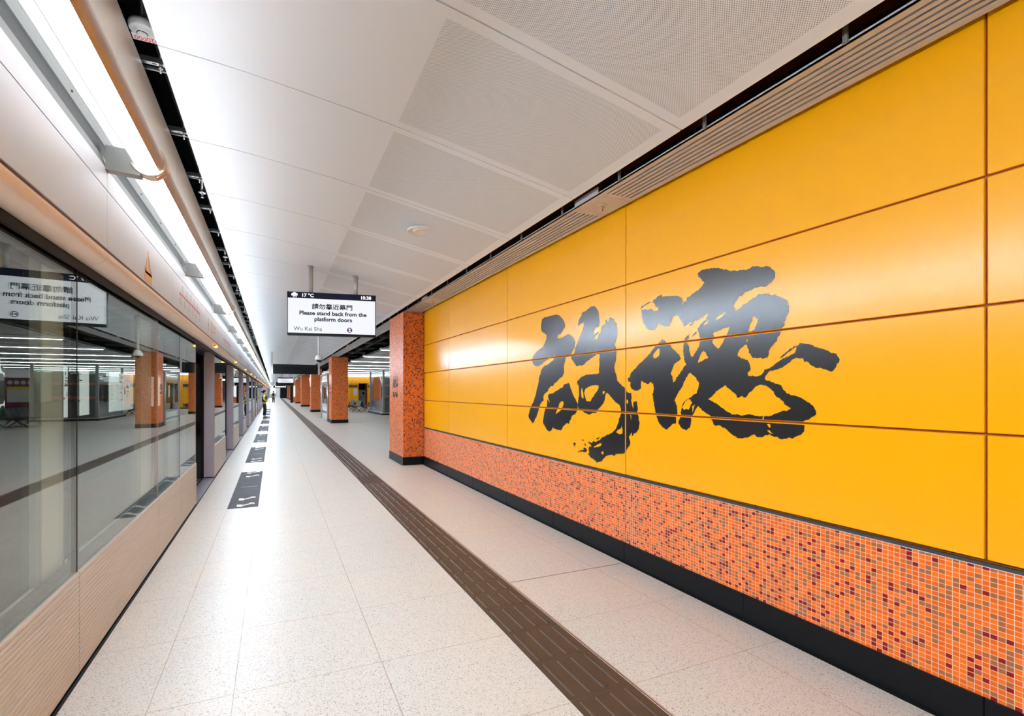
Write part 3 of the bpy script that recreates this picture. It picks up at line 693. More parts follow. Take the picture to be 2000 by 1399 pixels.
for i, ys_ in enumerate(starts):
    ye = min(ys_ + 2 * SL, Y1 - 6.5)
    if ys_ > Y1 - 8: break
    if ys_ + 2 * SL < Y0: continue
    a = max(ys_, Y0 + 0.05)
    lb = ['', 'strip light in a round champagne tube beside the camera above the door header', 'strip light in champagne tube over the nearest glass bay, up to the first ring clamp', 'strip light in a champagne tube starting at the first ring clamp'][i] if i < 4 else f'strip light in a champagne tube, {ORD[i - 2]} beyond the first ring clamp'
    if i == 0: lb = 'strip light tube over the door header behind the camera'
    t = thing('strip_light', (TC[0], a, TC[1]), lb, 'strip light', 'strip lights above the platform doors')
    sh = lambda a0, a1, n: arc(TR - 0.002, a0, a1, n) + list(reversed(arc(TR - 0.008, a0, a1, n)))
    m = MB(); m.prism(sh(150, 294.8, 18), a + 0.004, ye - 0.004, M['strip']); m.build('diffuser', t)
    m = MB(); m.prism(sh(295, 310, 4), a + 0.004, ye - 0.004, M['downlight']); m.build('added_bright_band', t)  # invented stronger band of the diffuser, aimed to brighten wall and floor
    m = MB(); m.prism(arc(TR + 0.0012, 200, 207, 2) + list(reversed(arc(TR - 0.0015, 200, 207, 2))), a + 0.004, ye - 0.004, M['grey']); m.build('edge_rim', t)
    r0, r1 = TR - 0.006, TR + 0.013; ca, sa = math.cos(math.radians(294)), math.sin(math.radians(294)); nx_, nz_ = -sa * 0.001, ca * 0.001
    m = MB(); m.prism([(TC[0] + r0 * ca - nx_, TC[1] + r0 * sa - nz_), (TC[0] + r1 * ca - nx_, TC[1] + r1 * sa - nz_), (TC[0] + r1 * ca + nx_, TC[1] + r1 * sa + nz_), (TC[0] + r0 * ca + nx_, TC[1] + r0 * sa + nz_)], a + 0.004, ye - 0.004, M['dgrey']); m.build('added_shade_fin', t)  # thin fin added to keep the bright band's light off the fascia
    m = MB(); m.prism(sh(60.2, 149.8, 12), a + 0.004, ye - 0.004, M['uplight']); m.build('up_lens', t)
    m = MB(); m.prism(arc(TR, -50, 60, 36) + list(reversed(arc(TR - 0.006, -50, 60, 36))), a + 0.002, ye - 0.002, M['pipe'])
    o = m.build('tube', t)
    bracket(t, ye, True)
    if i < 22: bracket(t, a + SL, False)
# clear light-coloured reflector face behind the tubes
m = MB(); m.box(-0.888, -0.876, Y0, Y1, 3.098, 3.104, M['white']); m.build('reflector_lip', hd)

# amber door lamps
for i, (ya, yb) in enumerate(opens[:26]):
    y = (ya + yb) / 2; x, z = -0.872, 2.345
    t = thing('door_lamp', (x, y, z), f'small glowing amber lamp over the {ORD[i]} open platform doorway', 'door lamp', 'amber lamps over the doorways')
    m = MB(); m.bbox(x - 0.02, x + 0.012, y - 0.05, y + 0.05, z - 0.012, z + 0.016, 0.004, M['dgrey']); m.build('base', t)
    m = MB(); m.bbox(x - 0.016, x + 0.040, y - 0.034, y + 0.034, z - 0.024, z + 0.004, 0.008, M['amber']); m.build('lens', t)

# trackside poster lightboxes seen through the glass
for i in range(5):
    ya = 10.7 + 5.35 * i
    t = thing('poster_lightbox', (-5.08, ya, 0.9), f'lit white poster box on the tunnel wall behind the glass, {ORD[i]} from the camera', 'poster lightbox', 'poster boxes on the tunnel wall')
    m = MB(); m.bbox(-5.099, -5.03, ya - 0.04, ya + 3.34, 0.86, 2.30, 0.01, M['dgrey']); m.build('case', t)
    m = MB(); m.box(-5.03, -5.026, ya, ya + 3.3, 0.9, 2.26, M['lightbox']); m.build('poster', t)
    m = MB()
    if i == 0:
        for (yy, zz, r) in ((13.85, 1.65, 0.22), (13.9, 1.05, 0.18), (13.95, 2.2, 0.15), (12.0, 1.5, 0.25)):
            m.add([(-5.024, yy + r * math.cos(q / 10 * 6.28), zz + 1.5 * r * math.sin(q / 10 * 6.28)) for q in range(10)], [tuple(range(10))], M['green'])
        m.build('leaf_print', t)
    else:
        for q in range(40):
            yy, zz = random.uniform(ya + 0.8, ya + 2.5), random.uniform(1.25, 2.1)
            L, h_ = random.uniform(0.02, 0.3), random.uniform(0.01, 0.05)
            if q % 2: L, h_ = h_, L * 0.7
            m.box(-5.0255, -5.024, yy, yy + L, zz, zz + h_, M['greyprint'] if q % 6 else M['redprint'])
        m.build('map_print', t)

# ================================================================== FLOOR MARKINGS AND TACTILE PAVING
TX0, TX1 = 1.384, 1.768
dots_at = [9.55 + 4.93 * i for i in range(30)]
edges, y = [], 2.262
cut = [(3.458, 3.743), (3.743, 3.99), (3.99, 4.276)]
edges = [2.262 - 0.397 * k for k in range(20, 0, -1)] + [2.262, 2.659, 3.056, 3.455, 3.743, 3.99, 4.276]
while edges[-1] < 127: edges.append(edges[-1] + 0.4)
tp = thing('tactile_paving', (1.576, 0, 0), 'long brown strip of tactile guide paving running down the pale floor', 'tactile paving')
base, bars, dots = MB(), MB(), MB()
base.box(TX0, TX1, Y0, 127.5, 0.0003, 0.0012, M['arrow'])
nb = 0
for a, e in zip(edges, edges[1:]):
    warn = any(abs((a + e) / 2 - q) < 0.21 or (q < 12 and abs((a + e) / 2 - q + 0.4) < 0.21) for q in dots_at)
    base.box(TX0 + 0.001, TX1 - 0.001, a + 0.0018, e - 0.0018, 0.0005, 0.0035, M['tact'])
    if a > 75: continue
    if warn:
        for i in range(6):
            for j in range(6):
                c = (TX0 + 0.035 + i * 0.063, a + 0.04 + j * (e - a - 0.08) / 5, 0.0035)
                if a < 32: dots.lathe(c, [(0.020, 0), (0.013, 0.0045), (0.0, 0.005)], M['tact'], 10, False)
    else:
        for i in range(4):
            x = TX0 + 0.052 + i * 0.094; w, h_ = 0.0165, 0.0050
            n = 6 if a < 14 else 3
            pts = [(x + w * math.cos(q * math.pi / n), e - 0.024 - w + w * math.sin(q * math.pi / n)) for q in range(n + 1)] + [(x - w * math.cos(q * math.pi / n), a + 0.024 + w - w * math.sin(q * math.pi / n)) for q in range(n + 1)]
            k = len(pts); cx, cy = x, (a + e) / 2
            top = []
            for px, py in pts:
                yc = min(max(py, a + 0.024 + w), e - 0.024 - w); top.append((x + (px - x) * 0.62, yc + (py - yc) * 0.62))
            bars.add([(px, py, 0.0034) for px, py in pts] + [(px, py, 0.0034 + h_) for px, py in top], [(q, (q + 1) % k, k + (q + 1) % k, k + q) for q in range(k)] + [tuple(range(k, 2 * k))], M['tact'])
base.build('guide_tile', tp)['kind'] = 'stuff'
bars.build('guide_bar', tp)['kind'] = 'stuff'
dots.build('warning_stud', tp)['kind'] = 'stuff'
b = MB(); b.box(1.776, 1.784, Y0, 60, 0.0003, 0.0012, M['brown']); struct(b.build('trim_4'))

fl = lambda x, y, z=0.0022: ((x, y, z), (1, 0, 0), (0, 1, 0))
for i, (ya, yb) in enumerate(opens[:9]):
    yc = (ya + yb) / 2; a, e = yc - 1.76, yc + 1.72
    t = thing('queue_marking', (-0.38, yc, 0), f'worn dark grey boarding mark with cream arrows beside the {ORD[i]} open doorway', 'floor marking', 'boarding marks in front of the doorways')
    m = MB(); m.bbox(-0.570, -0.192, a, e, 0.0002, 0.0014, 0.0004, M['matgrey']); m.build('dark_panel', t)
    if i < 6:
        for k, yy in enumerate((a + 0.16, a + 0.62, e - 0.62, e - 0.16)):
            s_ = 1 if k < 2 else -1
            # shaft pointing at the doors with a cranked head
            pts = [(-0.085, -0.030), (-0.02, -0.045), (-0.015, -0.018), (0.105, 0.040), (0.135, 0.020), (0.130, 0.075), (0.06, 0.085), (0.085, 0.062), (-0.02, 0.014), (-0.02, 0.038), (-0.085, 0.045)]
            pts = [(-px if False else px, py * 2.0) for px, py in pts]
            flat('arrow', [[(px, py) for px, py in pts]], fl(-0.378, yy), M['arrow'], t, 0.0008)
        m = MB(); m.box(-0.49, -0.23, yc - 0.06, yc - 0.03, 0.0014, 0.0018, M['teal']); m.build('faded_line', t)

# ================================================================== HANGING DISPLAYS AND SIGNS
def display(pl, pr, zb, zt, label, msg=True):
    """screen between plan points pl and pr, facing back along the platform."""
    a, b_ = Vector((*pl, 0)), Vector((*pr, 0)); r = (b_ - a); W = r.length; r.normalize(); up = Vector((0, 0, 1)); nr = r.cross(up)
    mid = (a + b_) / 2
    t = thing('hanging_display', (mid.x, mid.y, zb), label, 'display', 'hanging displays over the platform')
    def slab(m, u0, u1, w0, w1, z0, z1, mat):
        v = [a + r * u + nr * w + up * z for u in (u0, u1) for w in (w0, w1) for z in (z0, z1)]
        m.add(v, [(0, 1, 3, 2), (4, 6, 7, 5), (0, 4, 5, 1), (2, 3, 7, 6), (0, 2, 6, 4), (1, 5, 7, 3)], mat)
    H = zt - zb
    m = MB(); slab(m, 0, W, -0.14, 0.0, zb, zt, M['black']); m.build('case', t)
    m = MB(); slab(m, 0.012, W - 0.012, 0.0, 0.003, zb + 0.036, zt - 0.105, M['screen']); s = m.build('screen', t)
    m = MB(); slab(m, 0.012, W - 0.012, 0.0, 0.003, zt - 0.103, zt - 0.008, M['scrdark']); s2 = m.build('top_bar', t)
    for u in (0.255 * W, 0.765 * W):
        p = a + r * u - nr * 0.07; zc = ceil_z(p.x)
        m = MB(); m.tube((p.x, p.y, zt), (p.x, p.y, zc - 0.002), 0.037, M['satin'], 18); m.lathe((p.x, p.y, zc - 0.012), [(0.037, 0.0), (0.06, 0.004), (0.06, 0.016)], M['satin'], 18); m.build('hanger_pole', t)
    if msg:
        F = lambda u, z: (a + r * u + nr * 0.0042 + up * z, r, up)
        wm = glow('screen_white_text', (0.95, 0.96, 1.0), 0.9)
        text('chinese_message', '請勿靠近幕門', 0.098, F(W * 0.50, zb + 0.482), M['scrtext'], s, 'CENTER', 0.0022, sx=1.12)
        text('english_message', 'Please stand back from the', 0.094, F(W * 0.51, zb + 0.372), M['scrtext'], s, 'CENTER', 0.0030, sx=1.06)
        text('english_message', 'platform doors', 0.094, F(W * 0.51, zb + 0.272), M['scrtext'], s, 'CENTER', 0.0030, sx=1.06)
        text('destination', 'Wu Kai Sha', 0.092, F(W * 0.07, zb + 0.105), M['scrtext'], s, 'LEFT', 0.0, sx=1.02)
        pts = [(0.043 * math.cos(q / 28 * 6.2832), 0.043 * math.sin(q / 28 * 6.2832)) for q in range(28)]
        flat('platform_disc', [pts], F(W * 0.695, zb + 0.103), M['purple'], s, 0.001)
        text('platform_number', '2', 0.075, (a + r * (W * 0.695) + nr * 0.0055 + up * (zb + 0.100), r, up), wm, s, 'CENTER', 0.002)
        text('temperature', '17 °C', 0.078, F(W * 0.155, zt - 0.056), wm, s2, 'LEFT', 0.0018, sx=1.05)
        text('clock', '10:38', 0.078, F(W * 0.945, zt - 0.056), wm, s2, 'RIGHT', 0.0018, sx=1.05)
        cl = MB()
        for du, dz, rr in ((-0.028, 0, 0.021), (0.0, 0.012, 0.029), (0.03, 0.002, 0.022), (0.0, -0.006, 0.02)):
            c = a + r * (W * 0.079 + du) + nr * (0.0045 + dz * 0.01) + up * (zt - 0.050 + dz)
            cl.add([c + (r * math.cos(q / 16 * 6.2832) + up * math.sin(q / 16 * 6.2832)) * rr for q in range(16)], [tuple(range(16))], wm)
        for du in (-0.018, 0.006, 0.026):
            c = a + r * (W * 0.079 + du) + nr * 0.0045 + up * (zt - 0.086)
            cl.add([c + r * x + up * z for x, z in ((-0.004, -0.010), (0.003, -0.010), (0.009, 0.008), (0.002, 0.008))], [(0, 1, 2, 3)], wm)
        cl.build('rain_cloud', s2)
    else:
        m = MB()
        for q in range(3): slab(m, W * 0.2, W * (0.8 - 0.1 * q), 0.0035, 0.0045, zb + 0.15 + 0.14 * q, zb + 0.19 + 0.14 * q, M['greyprint'])
        m.build('message_line', t)
    return t
display((0.207, 9.32), (1.62, 9.10), 2.546, 3.270, 'large lit platform display asking passengers to stand back, nearest in view')
display((0.42, 62.0), (2.02, 61.9), 2.50, 3.12, 'small white lit display far down the platform', False)

def hang_sign(x0, x1, y, z0, z1, label, m_, posts=True):
    t = thing('hanging_sign', ((x0 + x1) / 2, y, z0), label, 'hanging sign', 'signs hanging over the platform')
    m = MB(); m.bbox(x0, x1, y, y + 0.12, z0, z1, 0.006, m_); m.box(x0, x1, y - 0.004, y, z1 - 0.10, z1 - 0.092, M['dgrey']); m.build('sign_box', t)
    for x in (x0 - 0.05, x1 + 0.05):
        m = MB(); m.box(x - 0.05, x + 0.05, y, y + 0.12, z0 - 0.02, ceil_z(min(x, 2.49)), M['white']); m.build('post', t)
    return t
hang_sign(-0.02, 2.33, 31.5, 2.575, 3.12, 'long black hanging sign on white posts above the platform', M['black'])
hang_sign(0.25, 2.45, 74.0, 2.35, 2.85, 'black hanging sign below the far lit display', M['black'])
hang_sign(0.35, 1.75, 92.0, 2.25, 2.45, 'white lit sign bar far down the platform', M['lightbox'])
hang_sign(0.0, 2.3, 118.0, 2.3, 2.8, 'farthest black hanging sign on the platform', M['black'])

def cctv(x, y, z, label):
    t = thing('dome_camera', (x, y, z), label, 'security camera', 'dome cameras on ceiling poles')
    m = MB(); m.tube((x, y, z + 0.20), (x, y, ceil_z(x) - 0.004), 0.026, M['white'], 14); m.build('pole', t)
    m = MB(); m.lathe((x, y, z), [(0.03, 0.22), (0.05, 0.205), (0.10, 0.14), (0.112, 0.09), (0.105, 0.062), (0.085, 0.055)], M['white'], 28); m.build('housing', t)
    m = MB(); m.ball((x, y, z + 0.062), 0.072, M['rubber'], 18); m.build('dome', t)
cctv(1.235, 16.4, 2.48, 'white dome security camera on a pole below the nearest display')
cctv(1.75, 46.0, 2.5, 'white dome security camera in front of the far lit display')

# ================================================================== COLUMNS
fn = lambda x, y, z: ((x, y, z), (0, -1, 0), (0, 0, 1))
COLS = [(11.014, 12.44), (27.0, 28.4), (42.3, 43.7), (57.5, 58.9), (72.7, 74.1), (87.9, 89.3), (103.1, 104.5), (118.3, 119.7)]
for i, (ya, yb) in enumerate(COLS):
    x0, x1 = (2.54, 2.999) if i == 0 else (2.63, 3.43)
    lb = 'orange mosaic column at the end of the yellow wall, with black station name' if i == 0 else f'orange mosaic column, {ORD[i]} in the row counting from the yellow wall'
    t = thing('mosaic_column', ((x0 + x1) / 2, (ya + yb) / 2, 0), lb, 'column', 'mosaic columns beside the platform')
    m = MB(); m.bbox(x0, x1, ya, yb, 0.17, 3.325, 0.006, M['mosaic']); m.build('shaft', t)
    m = MB(); m.bbox(x0 - 0.008, (x1 + 0.008) if i else 2.975, ya - 0.008, yb + 0.008, 0.0, 0.172, 0.004, M['granite']); m.build('plinth', t)
    m = MB(); m.box(x0 - 0.03, x0 - 0.012, ya - 0.03, yb, 0.0003, 0.0014, M['black']); m.box(x0 - 0.03, (x1 if i else 2.96), ya - 0.03, ya - 0.012, 0.0003, 0.0014, M['black']); m.build('floor_seal', t)
    if i < 5:
        yc = ya + 0.78
        text('station_name', '啟德', 0.27, fn(x0 - 0.003, yc, 1.80), M['ink'], t, 'CENTER', 0.009, 0.004)
        text('station_name', 'Kai Tak', 0.155, fn(x0 - 0.003, yc, 1.52), M['ink'], t, 'CENTER', 0.004, 0.004)
# steel framed glass screen beside the second column
t = thing('glass_draught_screen', (2.62, 29.6, 0), 'steel-framed glass screen standing just past the second mosaic column', 'glass screen')
m = MB()
m.tube((2.60, 28.55, 0), (2.60, 28.55, 2.50), 0.05, M['steel'], 14); m.tube((2.60, 32.5, 0), (2.60, 32.5, 2.50), 0.05, M['steel'], 14); m.tube((2.60, 28.5, 2.52), (2.60, 32.55, 2.52), 0.055, M['steel'], 14)
m.build('frame', t)
m = MB(); m.box(2.594, 2.606, 28.63, 32.42, 0.05, 2.46, M['glass']); m.build('pane', t)
# poster board on the platform far away
t = thing('poster_board', (2.45, 81.0, 0.6), 'lit notice board on the mosaic wall between the fifth and sixth columns', 'notice board')
m = MB(); m.bbox(2.50, 3.4, 80.0, 80.3, 0.0, 3.325, 0.01, M['mosaic']); m.build('mosaic_pier', t)
m = MB(); m.bbox(2.55, 3.35, 79.93, 80.0, 0.75, 2.45, 0.01, M['steel']); m.build('case', t)
m = MB(); m.box(2.62, 3.28, 79.92, 79.93, 0.85, 2.35, M['lightbox']); m.build('notice', t)
t = thing('black_totem', (2.35, 84.0, 0), 'tall narrow black totem beside the far notice board', 'totem')
m = MB(); m.bbox(2.15, 2.50, 78.0, 78.2, 0.0, 2.35, 0.01, M['black']); m.build('body', t)
# dark booth closing the far end of the platform
t = thing('end_booth', (2.0, 140, 0), 'black booth across the far end of the platform', 'booth')
m = MB(); m.bbox(1.45, 3.4, 128.0, 140.0, 0.0, 3.0, 0.02, M['black']); m.build('body', t)
t = thing('end_light', (0, 143, 2.0), 'bright white lit window at the far end of the platform', 'lit window')
m = MB(); m.bbox(-0.6, 0.55, 143.8, 143.99, 0.9, 2.7, 0.02, M['lightbox']); m.build('pane', t)

# ================================================================== SERVICES IN THE GAP ABOVE THE DOORS
# smoke detector with its address label
x, y, z = -0.808, 4.215, 4.055
t = thing('smoke_detector', (x, y, z), 'round cream smoke detector in the dark ceiling gap with red-lettered label', 'smoke detector')
m = MB(); m.lathe((x, y, z), [(0.078, 0.045), (0.080, 0.03), (0.078, 0.0), (0.070, -0.006), (0.045, -0.010), (0.042, -0.022), (0.034, -0.024)], M['white'], 32, False); m.lathe((x, y, z), [(0.078, 0.045), (0.0, 0.045)], M['white'], 32, False); m.build('body', t)
m = MB(); m.lathe((x, y, z), [(0.0, -0.020), (0.034, -0.020)], M['rubber'], 24, False); m.build('sensor_slot', t)
m = MB(); m.lathe((x, y, z), [(0.0, -0.034), (0.026, -0.032), (0.028, -0.026)], M['white'], 24, False)
for q in range(4):
    a_ = q * math.pi / 2; m.box(x - 0.003 + 0.033 * math.cos(a_), x + 0.003 + 0.033 * math.cos(a_), y - 0.003 + 0.033 * math.sin(a_), y + 0.003 + 0.033 * math.sin(a_), z - 0.032, z - 0.008, M['white'])
m.build('cap', t)
m = MB(); m.tube((x, y, z + 0.045), (x, y, 4.9), 0.015, M['dgrey'], 10); m.build('stem', t)
m = MB(); m.box(x - 0.075, x + 0.13, y + 0.045, y + 0.125, z - 0.002, z, M['white']); pl = m.build('label_plate', t)
text('label_number', '7020000', 0.066, ((x + 0.02, y + 0.093, z - 0.003), (-1, 0, 0), (0, 1, 0)), M['red'], pl, 'CENTER', 0.001, 0.001, sx=0.72)
gy = [5.35, 6.55, 8.1, 9.6, 11.3, 13.0, 15.0, 17.0, 19.5, 22, 25, 28]
for i, y in enumerate([4.62 + 1.12 * k for k in range(24)]):
    t = thing('support_channel', (-0.78, y, 4.05), f'grey slotted steel channel across the ceiling gap, {ORD[i]} beyond the smoke detector', 'support channel', 'steel channels in the ceiling gap')
    m = MB(); m.box(-0.93, -0.62, y - 0.02, y + 0.02, 4.06, 4.10, M['steel']); m.box(-0.93, -0.62, y + 0.16, y + 0.18, 4.10, 4.12, M['grey']); m.build('channel', t)
    m = MB(); m.tube((-0.77, y, 4.0), (-0.77, y, 4.9), 0.007, M['steel'], 8); m.tube((-0.77, y, 4.03), (-0.77, y, 4.055), 0.016, M['steel'], 6); m.build('hanger_rod', t)
    m = MB()
    for q in range(4): m.box(-0.90 + 0.075 * q, -0.87 + 0.075 * q, y - 0.006, y + 0.006, 4.0595, 4.0602, M['black'])
    m.build('slot', t)
for i, y in enumerate([7.15, 10.4, 13.7, 17.2, 21.0, 25.2]):
    sprinkler(-0.775, y, 3.99, f'sprinkler with white disc on a grey drop pipe in the ceiling gap, {ORD[i]} along', 'sprinklers in the ceiling gap', 0.91)
t = thing('service_pipe', (-0.80, 20, 4.4), 'grey service pipe running lengthways inside the dark ceiling gap', 'pipe')
m = MB(); m.tube((-0.83, Y0, 4.45), (-0.83, Y1 - 6, 4.45), 0.055, M['dgrey'], 14); m.build('pipe_run', t)
t = thing('brass_valve', (-0.80, 3.9, 4.35), 'small brass valve fitting high in the gap above the smoke detector', 'valve')
m = MB(); m.lathe((-0.79, 3.86, 4.36), [(0.025, 0.0), (0.04, 0.01), (0.042, 0.03), (0.03, 0.045), (0.03, 0.07), (0.02, 0.09)], M['brass'], 18); m.build('body', t)

# ================================================================== CONCOURSE BESIDE THE PLATFORM
for i in range(18):
    y = 15.2 + 3.95 * i
    t = thing('linear_ceiling_light', (8.5, y, 3.14), f'white linear ceiling light across the concourse, {ORD[i]} row beyond the yellow wall', 'ceiling light', 'linear lights in the concourse ceiling')
    m = MB(); m.bbox(3.55, 13.5, y - 0.04, y + 0.04, 3.12, 3.20, 0.006, M['stile']); m.build('housing', t)
    m = MB(); m.bbox(3.60, 13.45, y - 0.020, y + 0.020, 3.106, 3.1195, 0.004, M['conc']); m.build('diffuser', t)
    m = MB(); m.tube((4.6, y, 3.2), (4.6, y, CZ + 0.04), 0.02, M['stile'], 8); m.tube((12.0, y, 3.2), (12.0, y, CZ + 0.04), 0.02, M['stile'], 8); m.build('hanger', t)
# dark open services between the grille and the concourse ceiling
for i, (x, z, r) in enumerate(((3.25, 3.62, 0.10), (3.55, 3.50, 0.05), (3.80, 3.70, 0.14))):
    t = thing('service_duct', (x, 40, z), ['large dark duct nearest the grille in the open service bay', 'thin grey pipe in the open service bay above the columns', 'widest dark duct in the open service bay above the columns'][i], 'duct', 'ducts in the open service bay')
    m = MB(); m.tube((x, WALL_END + 1.5, z), (x, 140, z), r, M['ductm'] if i != 1 else M['dgrey'], 16); m.build('duct_run', t)
for i in range(12):
    y = 14.5 + 2.6 * i
    t = thing('cable_tray', (3.5, y, 3.42), f'dark cable tray crossing the open service bay, {ORD[i]} beyond the yellow wall', 'cable tray', 'cable trays in the service bay')
    m = MB(); m.box(3.0, 3.95, y, y + 0.25, 3.40, 3.41, M['ductm']); m.box(3.0, 3.95, y, y + 0.012, 3.41, 3.47, M['dgrey']); m.box(3.0, 3.95, y + 0.238, y + 0.25, 3.41, 3.47, M['dgrey']); m.build('tray', t)
    m = MB(); m.tube((3.55, y + 0.12, 3.41), (3.55, y + 0.12, 4.9), 0.012, M['dgrey'], 8); m.build('rod', t)

# yellow plant room with a door at the back of the concourse
YB = 55.0
t = thing('plant_room', (7.1, YB, 0), 'yellow-panelled plant room at the back of the concourse with dark vents', 'plant room')
m = MB()
xs = [4.9, 5.75, 6.55, 7.35, 8.02]
for a, e in zip(xs, xs[1:]): m.bbox(a + 0.008, e - 0.008, YB, YB + 0.03, 0.12, 2.42, 0.004, M['yellow'])
m.bbox(8.93, 9.45, YB, YB + 0.03, 0.12, 2.42, 0.004, M['yellow'])
for a, e in zip([4.9, 6.2, 7.35, 8.6], [6.2, 7.35, 8.6, 9.45]): m.bbox(a + 0.006, e - 0.006, YB, YB + 0.03, 2.435, 3.09, 0.004, M['yellow'])
m.build('cladding', t)
m = MB(); m.box(4.9, 8.03, YB + 0.03, YB + 4, 0, 3.09, M['joint']); m.box(8.92, 9.45, YB + 0.03, YB + 4, 0, 3.09, M['joint']); m.box(8.03, 8.92, YB + 0.03, YB + 4, 2.42, 3.09, M['joint']); m.box(8.03, 8.92, YB + 1.6, YB + 4, 0, 2.42, M['void']); m.build('core', t)
m = MB(); m.box(4.9, 8.03, YB - 0.01, YB + 0.03, 0, 0.118, M['granite']); m.box(8.92, 9.45, YB - 0.01, YB + 0.03, 0, 0.118, M['granite']); m.build('plinth', t)
for x in (5.05, 5.95, 7.05, 7.50, 9.0):
    for z in (1.98, 0.18):
        m = MB(); m.box(x, x + 0.42, YB - 0.012, YB, z, z + 0.30, M['dgrey']); m.build('vent', t)
for x in (6.0, 7.52):
    m = MB(); m.box(x, x + 0.38, YB - 0.008, YB, 1.15, 1.82, M['white']); m.build('notice', t)
t = thing('equipment_cabinet', (8.47, YB + 1.2, 0), 'grey-green equipment cabinet inside the open dark doorway of the plant room', 'cabinet')
m = MB(); m.bbox(8.06, 8.89, YB + 1.0, YB + 1.55, 0.0, 1.75, 0.01, M['gdoor']); m.build('body', t)
for x in (8.10, 8.48):
    m = MB(); m.bbox(x, x + 0.36, YB + 0.985, YB + 1.0, 0.06, 1.70, 0.004, M['gdoor']); d = m.build('door', t)
    m = MB(); m.box(x + (0.30 if x < 8.3 else 0.03), x + (0.33 if x < 8.3 else 0.06), YB + 0.97, YB + 0.985, 0.85, 1.05, M['black']); m.build('handle', d)
m = MB(); m.box(8.55, 8.78, YB + 0.975, YB + 0.986, 1.25, 1.5, M['black']); m.build('display_panel', t)
t = thing('mosaic_pier', (9.8, YB, 0), 'narrow orange mosaic pier at the end of the yellow plant room', 'column')
m = MB(); m.bbox(9.46, 10.2, YB - 0.05, YB + 4, 0.17, 3.09, 0.006, M['mosaic']); m.build('shaft', t)
m = MB(); m.bbox(9.452, 10.208, YB - 0.058, YB + 4, 0.0, 0.172, 0.004, M['granite']); m.build('plinth', t)

# lift in a glass shaft
t = thing('glass_lift', (8.0, 37.5, 0), 'glass lift shaft on a black plinth standing in the concourse', 'lift')
m = MB(); m.bbox(6.55, 9.6, 34.7, 40.2, 0.0, 0.10, 0.01, M['granite']); m.bbox(6.62, 9.55, 34.8, 40.1, 0.1, 0.16, 0.005, M['steel']); m.build('plinth', t)
for (x, y) in ((6.72, 34.92), (9.45, 34.92), (6.72, 40.0), (9.45, 40.0)):
    m = MB(); m.bbox(x - 0.07, x + 0.07, y - 0.07, y + 0.07, 0.16, 3.09, 0.008, M['grey']); m.build('corner_post', t)
for (x0, x1, y0, y1) in ((6.715, 6.727, 35.0, 39.92), (9.445, 9.457, 35.0, 39.92), (6.80, 9.37, 34.915, 34.927), (6.80, 9.37, 39.99, 40.002)):
    m = MB(); m.box(x0, x1, y0, y1, 1.0, 3.08, M['glass']); m.build('glass_panel', t)
    m = MB(); m.box(x0, x1, y0, y1, 0.16, 0.99, M['tglass']); m.build('lower_panel', t)
m = MB(); m.bbox(7.3, 9.0, 36.0, 39.0, 0.16, 2.7, 0.02, M['dgrey']); m.box(7.28, 9.02, 35.98, 39.02, 1.15, 1.32, M['redprint']); m.box(7.28, 9.02, 35.98, 39.02, 1.95, 2.08, M['redprint']); m.build('lift_car', t)

# seats
def bench(x, y, face, label):
    t = thing('metal_bench', (x, y, 0), label, 'bench', 'black metal benches in the concourse')
    s_ = 1 if face > 0 else -1
    m = MB(); m.box(x - 0.03, x + 0.03, y - 1.15, y + 1.15, 0.30, 0.36, M['black']); m.build('beam', t)
    for k in range(4):
        ya = y - 1.15 + 0.58 * k
        prof = [(x + s_ * 0.27, 0.425), (x + s_ * 0.24, 0.44), (x, 0.415), (x - s_ * 0.20, 0.41), (x - s_ * 0.24, 0.45), (x - s_ * 0.36, 0.86), (x - s_ * 0.385, 0.855), (x - s_ * 0.265, 0.43), (x - s_ * 0.21, 0.385), (x, 0.39), (x + s_ * 0.25, 0.412)]
        m = MB(); m.prism(prof, ya, ya + 0.54, M['rubber']); m.build('seat', t)
    for ya in (y - 0.85, y + 0.85):
        m = MB(); m.tube((x + s_ * 0.30, ya, 0.02), (x - s_ * 0.02, ya, 0.32), 0.022, M['rubber'], 8); m.tube((x - s_ * 0.34, ya, 0.02), (x + s_ * 0.02, ya, 0.32), 0.022, M['rubber'], 8); m.build('leg_frame', t)
bench(5.85, 42.2, -1, 'black metal bench facing the platform, between the second column and the glass lift')
bench(6.62, 42.2, 1, 'black metal bench backing onto the one that faces the platform, near the glass lift')
bench(5.95, 46.5, -1, 'black metal bench behind the pair near the lift, closer to the yellow plant room')
bench(8.2, 30.5, -1, 'black metal bench hidden behind the near mosaic column, facing the platform')
bench(8.97, 30.5, 1, 'black metal bench behind the near mosaic column, facing away from the platform')
# magenta information totem
t = thing('information_totem', (10.5, 38, 0), 'tall magenta information totem with yellow and white panels', 'information totem')
m = MB(); m.bbox(10.0, 11.3, 37.0, 37.3, 0.0, 2.35, 0.02, M['magenta']); m.build('body', t)
m = MB(); m.box(10.12, 11.18, 36.985, 37.0, 1.0, 1.85, M['white']); m.box(10.12, 11.18, 36.98, 36.986, 1.68, 1.85, M['yellowp']); m.build('panel', t)
m = MB()
for k in range(4): m.tube((10.22 + 0.28 * k, 37.0, 2.08), (10.22 + 0.28 * k, 36.985, 2.08), 0.11, M['white'], 16)
m.build('symbol_disc', t)
